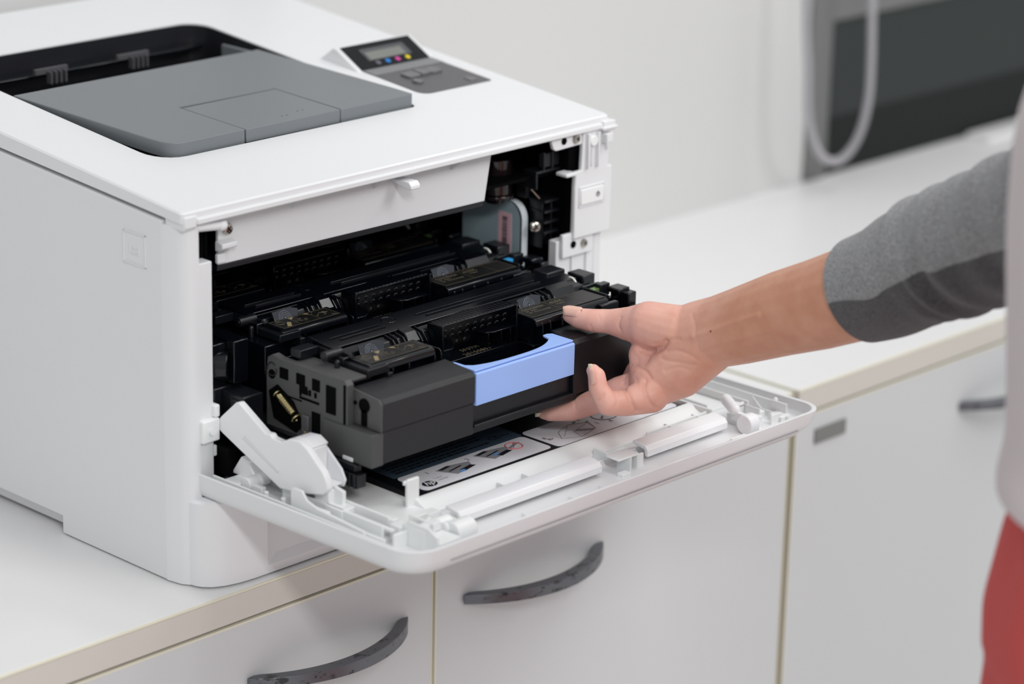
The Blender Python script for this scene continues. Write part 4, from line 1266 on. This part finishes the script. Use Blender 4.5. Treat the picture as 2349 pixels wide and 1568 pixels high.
    k('drive_pin', MB().cyl((0.0690, -0.0610, 0.1650), (0.0840, -0.0610, 0.1650), 0.0036, n=18).cyl((0.0685, -0.0610, 0.1650), (0.0695, -0.0610, 0.1650), 0.0022, n=14), 'blackm', 0.0004)
    k('drive_pin', MB().capsule((0.0740, -0.0690, 0.1560), (0.0740, -0.0690, 0.1620), 0.0018, n=12).box(0.0830, 0.0845, -0.0700, -0.0600, 0.1580, 0.1660), 'blackm', 0.0004)
    k('end_block', MB().box(0.0640, 0.0800, -0.0440, -0.0340, 0.1600, 0.1660).box(0.0800, 0.0870, -0.0600, -0.0400, 0.1600, 0.1655), 'blackm')
    # right end
    k('end_cap', MB().box(0.3180, 0.3350, -0.0560, -0.0300, 0.1200, 0.1610).box(0.3180, 0.3330, -0.0820, -0.0560, 0.1200, 0.1560), 'black', 0.0008)
    k('end_block', MB().box(0.3040, 0.3230, -0.0420, -0.0270, 0.1640, 0.1700), 'blackm', 0.001)
    k('end_block', MB().box(0.3270, 0.3400, -0.0560, -0.0400, 0.1560, 0.1665), 'blackm', 0.001)
    k('roller_ring', MB().ring((0.3165, -0.0540, 0.1620), (1, 0, 0), 0.0052, 0.0008, 22, 6), 'foam', 0)
    k('roller_end', MB().cyl((0.3060, -0.0560, 0.1620), (0.3155, -0.0560, 0.1620), 0.0042, n=18), 'black', 0.0004)
    k('contact_frame', MB().box(0.3140, 0.3320, -0.0680, -0.0660, 0.1560, 0.1640).box(0.3240, 0.3340, -0.0760, -0.0700, 0.1560, 0.1650).box(0.3140, 0.3155, -0.0900, -0.0680, 0.1560, 0.1635), 'blackm')
    k('chip', MB().box(0.3180, 0.3240, -0.0750, -0.0700, 0.1600, 0.1625), chip, 0.0003)
    k('locating_lug', MB().box(0.3320, 0.3405, -0.0960, -0.0780, 0.1450, 0.1620).box(0.3280, 0.3400, -0.0900, -0.0780, 0.1600, 0.1640), 'black', 0.001)
    k('label_tail', MB().box(0.3000, 0.3180, -0.0990, -0.0950, 0.1530, 0.1600), 'black', 0.0006)
    return T


cartridge('black toner cartridge in the front row, nearest the blue handle, batch code SF07M1B4', 'SF07M1B4', '20150807', 'gl')
specs = [('black toner cartridge in the second row with a light blue mark at its right end', 'SF04M2B4', None, 'cyan'),
         ('black toner cartridge in the third row, in shadow under the white fascia', 'SF04M2B4', None, 'gl'),
         ('rearmost black toner cartridge, deep in the dark of the printer', 'SF04M2B4', None, 'gl')]
for i, (lb_, code, date, chip) in enumerate(specs):
    t = cartridge(lb_, code, date, chip)
    t.location = (0.0, 0.086 * (i + 1), 0.003 * (i + 1) if i < 1 else 0.003)
for o in COL.objects:
    if o.name.startswith('toner_cartridge'):
        o['group'] = 'toner cartridges in the drawer'

# ------------------------------------------------------------------ the person
PE = empty('person', 'person in a grey sleeve, pale shirt and red skirt, hand on the toner drawer', 'person', loc=(0, 0, 0))
chains = {
    'thumb': [(0.2640, -0.1020, 0.1612, 0.0056), (0.2660, -0.1085, 0.1602, 0.0074), (0.2690, -0.1190, 0.1606, 0.0082), (0.2740, -0.1285, 0.1612, 0.0086), (0.2794, -0.1418, 0.1615, 0.0118), (0.2825, -0.1591, 0.1641, 0.0166), (0.289, -0.1793, 0.1616, 0.0198)],
    'palm': [(0.282, -0.1585, 0.1419, 0.0132), (0.2784, -0.1693, 0.1274, 0.0176), (0.2858, -0.1792, 0.1389, 0.0196), (0.2963, -0.1907, 0.1602, 0.0238)],
    'palm_heel': [(0.2784, -0.1720, 0.1264, 0.0165), (0.2850, -0.1850, 0.1370, 0.0195), (0.2950, -0.1980, 0.1570, 0.0225)],
    'palm_back': [(0.3012, -0.1477, 0.1429, 0.0125), (0.2963, -0.1508, 0.1255, 0.0130), (0.2968, -0.1677, 0.1392, 0.0185)],
    'little': [(0.267, -0.1756, 0.1212, 0.0130), (0.2485, -0.1698, 0.1181, 0.0092), (0.2355, -0.1646, 0.1196, 0.0084), (0.2318, -0.1592, 0.1291, 0.0068), (0.2329, -0.1562, 0.1378, 0.0061), (0.232, -0.1537, 0.1411, 0.0048)],
    'ring': [(0.2816, -0.158, 0.1196, 0.0130), (0.2711, -0.144, 0.1157, 0.0096), (0.2627, -0.1292, 0.1053, 0.0088), (0.2535, -0.1147, 0.0972, 0.0078), (0.2449, -0.1029, 0.0942, 0.0060), (0.2424, -0.0994, 0.0935, 0.0044)],
    'middle': [(0.2941, -0.1428, 0.1214, 0.0115), (0.2940, -0.1315, 0.1050, 0.0088), (0.291, -0.1020, 0.0955, 0.0080), (0.283, -0.0880, 0.0925, 0.0070), (0.277, -0.0800, 0.0915, 0.0056)],
    'index': [(0.3060, -0.1350, 0.1220, 0.0110), (0.3110, -0.1345, 0.1050, 0.0088), (0.3120, -0.0980, 0.0955, 0.0080), (0.3040, -0.0830, 0.0920, 0.0068), (0.2980, -0.0740, 0.0910, 0.0054)],
    'arm': [(0.2964, -0.1906, 0.1608, 0.0238), (0.3, -0.2067, 0.167, 0.0247), (0.3014, -0.2242, 0.175, 0.0262), (0.3011, -0.261, 0.1931, 0.0287), (0.2999, -0.2914, 0.2068, 0.0303), (0.298, -0.3329, 0.2276, 0.0322), (0.2965, -0.3734, 0.2516, 0.0345), (0.2930, -0.4225, 0.2819, 0.0365), (0.300, -0.4772, 0.3139, 0.0400), (0.34, -0.54, 0.36, 0.045), (0.385, -0.60, 0.41, 0.05)],
}
hm = MB()
for c in chains.values():
    for a, b in zip(c, c[1:]):
        hm.capsule(a[:3], b[:3], a[3], b[3], n=20, k=7)
me = bpy.data.meshes.new('arm_raw')
me.from_pydata(hm.v, [], hm.f)
ro = bpy.data.objects.new('arm_raw', me)
COL.objects.link(ro)
bm = bmesh.new()
bm.from_mesh(me)
bmesh.ops.recalc_face_normals(bm, faces=bm.faces)
bm.to_mesh(me)
bm.free()
rm = ro.modifiers.new('r', 'REMESH')
rm.mode = 'VOXEL'
rm.voxel_size = 0.00095
sm = ro.modifiers.new('s', 'SMOOTH')
sm.factor = 0.5
sm.iterations = 8
dg = bpy.context.evaluated_depsgraph_get()
arm_me = bpy.data.meshes.new_from_object(ro.evaluated_get(dg))
bpy.data.objects.remove(ro)
# creases: shallow grooves pressed into the skin along short lines
creases = [   # (points on the skin, depth, half width); a negative depth raises a tendon
    ([(0.2716, -0.1598, 0.1496), (0.273, -0.1673, 0.1499), (0.2709, -0.1758, 0.1525), (0.2704, -0.1815, 0.1565), (0.2703, -0.1845, 0.1604)], 0.003, 0.0022),
    ([(0.269, -0.1543, 0.1365), (0.2665, -0.16, 0.1388), (0.2653, -0.1667, 0.1389), (0.2642, -0.1737, 0.1378), (0.2639, -0.178, 0.1345)], 0.0012, 0.0013),
    ([(0.2702, -0.1485, 0.1265), (0.2668, -0.1512, 0.1235), (0.2496, -0.1672, 0.1272), (0.2457, -0.1744, 0.1256), (0.2452, -0.1773, 0.1221), (0.2467, -0.179, 0.1181), (0.2495, -0.179, 0.114)], 0.0016, 0.0014),
    ([(0.2617, -0.1753, 0.1328), (0.2577, -0.1777, 0.1306), (0.2555, -0.1806, 0.1274), (0.2555, -0.1832, 0.1234), (0.2576, -0.1847, 0.1192), (0.2615, -0.1854, 0.1153)], 0.0014, 0.0014),
    ([(0.2381, -0.1688, 0.1272), (0.2365, -0.1715, 0.1252), (0.2355, -0.1729, 0.1227), (0.2344, -0.1732, 0.1199)], 0.0007, 0.0009),
    ([(0.2295, -0.167, 0.1279), (0.2284, -0.1668, 0.1262), (0.2272, -0.1656, 0.1243), (0.2265, -0.1635, 0.1233)], 0.001, 0.001),
    ([(0.262, -0.1227, 0.1595), (0.2628, -0.1233, 0.1575), (0.2651, -0.1221, 0.1542)], 0.0006, 0.001),
    ([(0.2698, -0.1437, 0.1685), (0.2685, -0.1434, 0.1656), (0.2679, -0.1436, 0.1626), (0.2679, -0.1457, 0.1599)], 0.001, 0.0012),
    ([(0.2688, -0.1833, 0.1486), (0.269, -0.1913, 0.1489), (0.2703, -0.1972, 0.1492), (0.273, -0.2035, 0.1486), (0.2757, -0.2077, 0.149)], 0.001, 0.0013),
    ([(0.2696, -0.1747, 0.1566), (0.2696, -0.1804, 0.1592), (0.2705, -0.1851, 0.1611), (0.2724, -0.1896, 0.1634), (0.2734, -0.1945, 0.1646)], 0.0009, 0.0013),
    ([(0.2667, -0.1879, 0.1417), (0.2686, -0.1938, 0.145), (0.2705, -0.1988, 0.1461), (0.2733, -0.2034, 0.1448)], 0.0009, 0.0012),
    ([(0.2704, -0.1859, 0.1542), (0.2714, -0.1928, 0.1566), (0.2722, -0.1999, 0.1566), (0.2742, -0.206, 0.1546), (0.2762, -0.209, 0.1524)], 0.001, 0.0012),
    ([(0.2538, -0.1168, 0.1068), (0.2503, -0.1213, 0.1046), (0.2493, -0.1227, 0.1011)], 0.0005, 0.0009),
    ([(0.2814, -0.1977, 0.1813), (0.2772, -0.2039, 0.176), (0.2754, -0.2065, 0.1693), (0.2761, -0.2095, 0.1606), (0.2784, -0.2119, 0.152)], 0.0005, 0.0013),
    ([(0.275, -0.2045, 0.1683), (0.2755, -0.2173, 0.1743), (0.2749, -0.2307, 0.1814), (0.2737, -0.2462, 0.1897), (0.2725, -0.2616, 0.1972)], -0.0011, 0.0022),
    ([(0.2767, -0.2113, 0.1609), (0.2762, -0.2265, 0.1691), (0.275, -0.2459, 0.1774), (0.2731, -0.2691, 0.1887)], -0.0007, 0.0018),
    ([(0.2662, -0.1259, 0.1669), (0.2656, -0.1282, 0.1651), (0.2651, -0.1291, 0.1629)], 0.0003, 0.0008),
    ([(0.2615, -0.1672, 0.1314), (0.2548, -0.174, 0.13), (0.2525, -0.1786, 0.127)], 0.0006, 0.0012),
    ([(0.2680, -0.1600, 0.1430), (0.2690, -0.1660, 0.1450)], 0.0035, 0.0060),
]
from mathutils.kdtree import KDTree
kd = KDTree(len(arm_me.vertices))
for v in arm_me.vertices:
    kd.insert(v.co, v.index)
kd.balance()
nor = [v.normal.copy() for v in arm_me.vertices]
for pts_, dep, wid in creases:
    if 0 < dep < 0.0013 and wid < 0.0016:
        dep *= 0.7
    q_ = catmull(pts_, 8)
    disp = {}
    for p in q_:
        for co, idx, dist in kd.find_range(p, wid * 2.6):
            g_ = math.exp(-(dist / wid) ** 2)
            if g_ > disp.get(idx, 0):
                disp[idx] = g_
    for idx, g_ in disp.items():
        arm_me.vertices[idx].co -= nor[idx] * dep * g_


# trunk, neck, head and legs under the clothing
tr = MB()


def ell(cx, cy, z, rx, ry, n=28):
    return [(cx + rx * math.cos(2 * PI * i / n), cy + ry * math.sin(2 * PI * i / n), z) for i in range(n)]


CX, CY = 0.246, -0.652
tr.loft([ell(CX, CY, 0.10, 0.15, 0.11), ell(CX, CY, 0.22, 0.14, 0.10), ell(CX, CY, 0.36, 0.14, 0.095), ell(CX, CY, 0.44, 0.15, 0.08), ell(CX, CY, 0.475, 0.09, 0.06), ell(CX, CY, 0.50, 0.05, 0.05), ell(CX, CY + 0.01, 0.56, 0.05, 0.052),
         ell(CX, CY + 0.03, 0.60, 0.062, 0.08), ell(CX, CY + 0.03, 0.66, 0.073, 0.092), ell(CX, CY + 0.025, 0.72, 0.070, 0.090), ell(CX, CY + 0.02, 0.755, 0.045, 0.06)])
tr.capsule((CX, CY + 0.115, 0.66), (CX, CY + 0.13, 0.635), 0.008, 0.012, n=10)
for s in (-1, 1):
    tr.capsule((CX + s * 0.075, CY, 0.06), (CX + s * 0.07, CY + 0.01, -0.34), 0.075, 0.052)
    tr.capsule((CX + s * 0.07, CY + 0.01, -0.34), (CX + s * 0.07, CY, -0.72), 0.052, 0.034)
    tr.capsule((CX + s * 0.07, CY - 0.02, -0.765), (CX + s * 0.075, CY + 0.13, -0.775), 0.03, 0.022)
    tr.sphere((CX + s * 0.073, CY + 0.03, 0.655), 0.01, 0.018, 0.025, n=10, k=8)
# left arm folded in under the shirt
tr.capsule((CX - 0.03, CY - 0.03, 0.40), (CX - 0.03, CY + 0.04, 0.20), 0.03, 0.026)
me2 = bpy.data.meshes.new('trunk')
tr2 = MB()
me2.from_pydata(tr.v[:len(tr.v)], [], tr.f)
bmj = bmesh.new()
bmj.from_mesh(arm_me)
bmj.from_mesh(me2)
bmj.normal_update()
me3 = bpy.data.meshes.new('body')
bmj.to_mesh(me3)
bmj.free()
for p in me3.polygons:
    p.use_smooth = True
me3.materials.append(M['skin'])
body = bpy.data.objects.new('body', me3)
COL.objects.link(body)
body.parent = PE

# nails


def nail(c, along, up, l, w_, name='fingernail', m_='nail'):
    c, a, u = Vector(c), Vector(along).normalized(), Vector(up).normalized()
    s = a.cross(u).normalized()
    u = s.cross(a).normalized()
    loops = []
    n1 = 10
    for i in range(n1 + 1):
        t = i / n1 - 0.5
        ww = w_ * (0.5 if abs(t) < 0.3 else 0.5 * math.sqrt(max(0.02, 1 - ((abs(t) - 0.3) / 0.22) ** 2)))
        row = []
        for j in range(7):
            q = j / 6 * 2 - 1
            row.append(c + a * t * l + s * ww * q + u * (w_ * 0.28 * (1 - q * q) - 0.0002))
        row2 = [p - u * 0.0005 for p in reversed(row)]
        loops.append(row + row2)
    return obj(name, MB().loft(loops), m_, PE, angle=60)


nail((0.2622, -0.1058, 0.1662), (-0.22, 0.80, -0.02), (-0.40, -0.32, 0.86), 0.0140, 0.0096)
nail((0.2268, -0.1575, 0.1395), (0.0, 0.25, 1.0), (-1.0, 0.55, 0.0), 0.0120, 0.0072)
nail((0.2275, -0.1548, 0.1458), (0.1, 0.3, 1.0), (-1.0, 0.5, 0.0), 0.0030, 0.0055, 'nail_tip', 'nailw')
nail((0.2405, -0.0985, 0.0930), (-0.62, 0.78, -0.10), (-0.40, -0.25, -0.88), 0.0085, 0.0066, 'fingernail', 'nailw')
obj('mole', MB().sphere((0.2747, -0.2200, 0.1760), 0.0008, n=8, k=6), 'mole', PE)

# sleeve: grey above, charcoal below the seam
sl = [(0.2993, -0.326, 0.2247, 0.0352), (0.297, -0.3484, 0.2364, 0.0372), (0.2966, -0.3667, 0.2495, 0.0392), (0.2976, -0.3852, 0.2612, 0.0412), (0.2962, -0.4083, 0.2737, 0.0420), (0.294, -0.4363, 0.29, 0.0430), (0.296, -0.465, 0.3085, 0.0445), (0.305, -0.4907, 0.3292, 0.0480), (0.325, -0.5196, 0.3495, 0.0530), (0.36, -0.57, 0.385, 0.058), (0.395, -0.615, 0.42, 0.062)]
sp3 = catmull([s[:3] for s in sl], 10)
rr3 = catmull([(s[3], 0, 0) for s in sl], 10)
view = (Vector((-1.126, -1.368, 0.762)) - Vector((0.297, -0.4, 0.27))).normalized()


def sleeve_loop(i, off):
    p = sp3[i]
    d = (sp3[min(i + 1, len(sp3) - 1)] - sp3[max(i - 1, 0)]).normalized()
    u = (view - d * view.dot(d)).normalized()
    v = d.cross(u).normalized()
    if v.z < 0:
        v = -v
    r = rr3[i].x
    t = i / (len(sp3) - 1)
    out = []
    n = 72
    for k in range(n):
        a = 2 * PI * k / n - 0.04 - 0.30 * t
        fold = 0
        if t > 0.16:
            g_ = min(1, (t - 0.16) / 0.15)
            fold = g_ * (0.0026 * math.sin(46 * t + 2.2 * math.sin(a * 1.0 + 0.6) + 0.5) * (0.6 + 0.4 * math.sin(2 * a + 3 * t)) + 0.0019 * math.sin(72 * t + 3.0 * math.cos(a) + 1.3))
        rr_ = r + fold + off
        out.append(p + (u * math.cos(a) + v * math.sin(a)) * rr_)
    return out


SL = MB()
nl = len(sp3)
o1 = [sleeve_loop(i, 0) for i in range(nl)]
i1 = [sleeve_loop(i, -0.0022) for i in (0, 6)]
loops = [i1[1], i1[0]] + o1
n = 72
vs = [p for l in loops for p in l]
SL.v = [tuple(p) for p in vs]
for k in range(len(loops) - 1):
    t = max(0, k - 2) / (nl - 1)
    for i in range(n):
        j = (i + 1) % n
        dark = i >= n - 31      # the seam runs along one line of the mesh
        SL.f.append((k * n + i, k * n + j, (k + 1) * n + j, (k + 1) * n + i))
        SL.mi.append(1 if dark else 0)
sv = obj('sleeve', SL, ['knit', 'knitd'], PE, angle=80, label='grey knitted sleeve with a charcoal underside')

# shirt and skirt


def cloth(name, rings, m_, folds, amp, parent, cap=False):
    n = 64
    L_ = []
    for (z, rx, ry, cx, cy) in rings:
        L_.append([(cx + (rx + amp * math.sin(folds * 2 * PI * i / n + z * 9)) * math.cos(2 * PI * i / n), cy + (ry + amp * math.sin(folds * 2 * PI * i / n + z * 9)) * math.sin(2 * PI * i / n), z) for i in range(n)])
    return obj(name, MB().loft(L_, cap, cap), m_, parent, angle=80)


def interp_rings(R, k=5):
    P = [Vector((r[0], r[1], r[2])) for r in R]
    C_ = [Vector((r[3], r[4], 0)) for r in R]
    a, b = catmull(P, k), catmull(C_, k)
    return [(p.x, p.y, p.z, c.x, c.y) for p, c in zip(a, b)]


shirt = interp_rings([(0.193, 0.160, 0.128, CX + 0.004, CY), (0.196, 0.1715, 0.1372, CX, CY), (0.205, 0.1737, 0.1389, CX, CY), (0.225, 0.1704, 0.1363, CX, CY), (0.25, 0.1712, 0.137, CX, CY), (0.30, 0.1753, 0.1402, CX, CY), (0.36, 0.1794, 0.1436, CX, CY), (0.42, 0.1796, 0.137, CX, CY), (0.455, 0.150, 0.11, CX, CY), (0.475, 0.11, 0.085, CX, CY), (0.495, 0.07, 0.065, CX, CY)])
cloth('shirt', shirt, 'shirt', 5, 0.0012, PE)
skirt = interp_rings([(0.21, 0.155, 0.124, CX, CY), (0.185, 0.1589, 0.1271, CX, CY), (0.17, 0.1645, 0.1316, CX, CY), (0.145, 0.1694, 0.1355, CX, CY), (0.12, 0.1737, 0.139, CX, CY), (0.10, 0.1731, 0.1385, CX, CY), (0.08, 0.1703, 0.1363, CX, CY), (0.0, 0.175, 0.145, CX, CY), (-0.25, 0.20, 0.17, CX, CY), (-0.36, 0.21, 0.18, CX, CY)])
cloth('skirt', skirt, 'skirt', 9, 0.0028, PE)
hr = MB().loft([ell(CX, CY - 0.045, 0.53, 0.05, 0.035), ell(CX, CY - 0.03, 0.58, 0.082, 0.065), ell(CX, CY - 0.01, 0.66, 0.088, 0.085), ell(CX, CY + 0.005, 0.72, 0.084, 0.10), ell(CX, CY + 0.01, 0.765, 0.062, 0.08), ell(CX, CY + 0.01, 0.785, 0.02, 0.03)])
obj('hair', hr, 'hair', PE, angle=80)
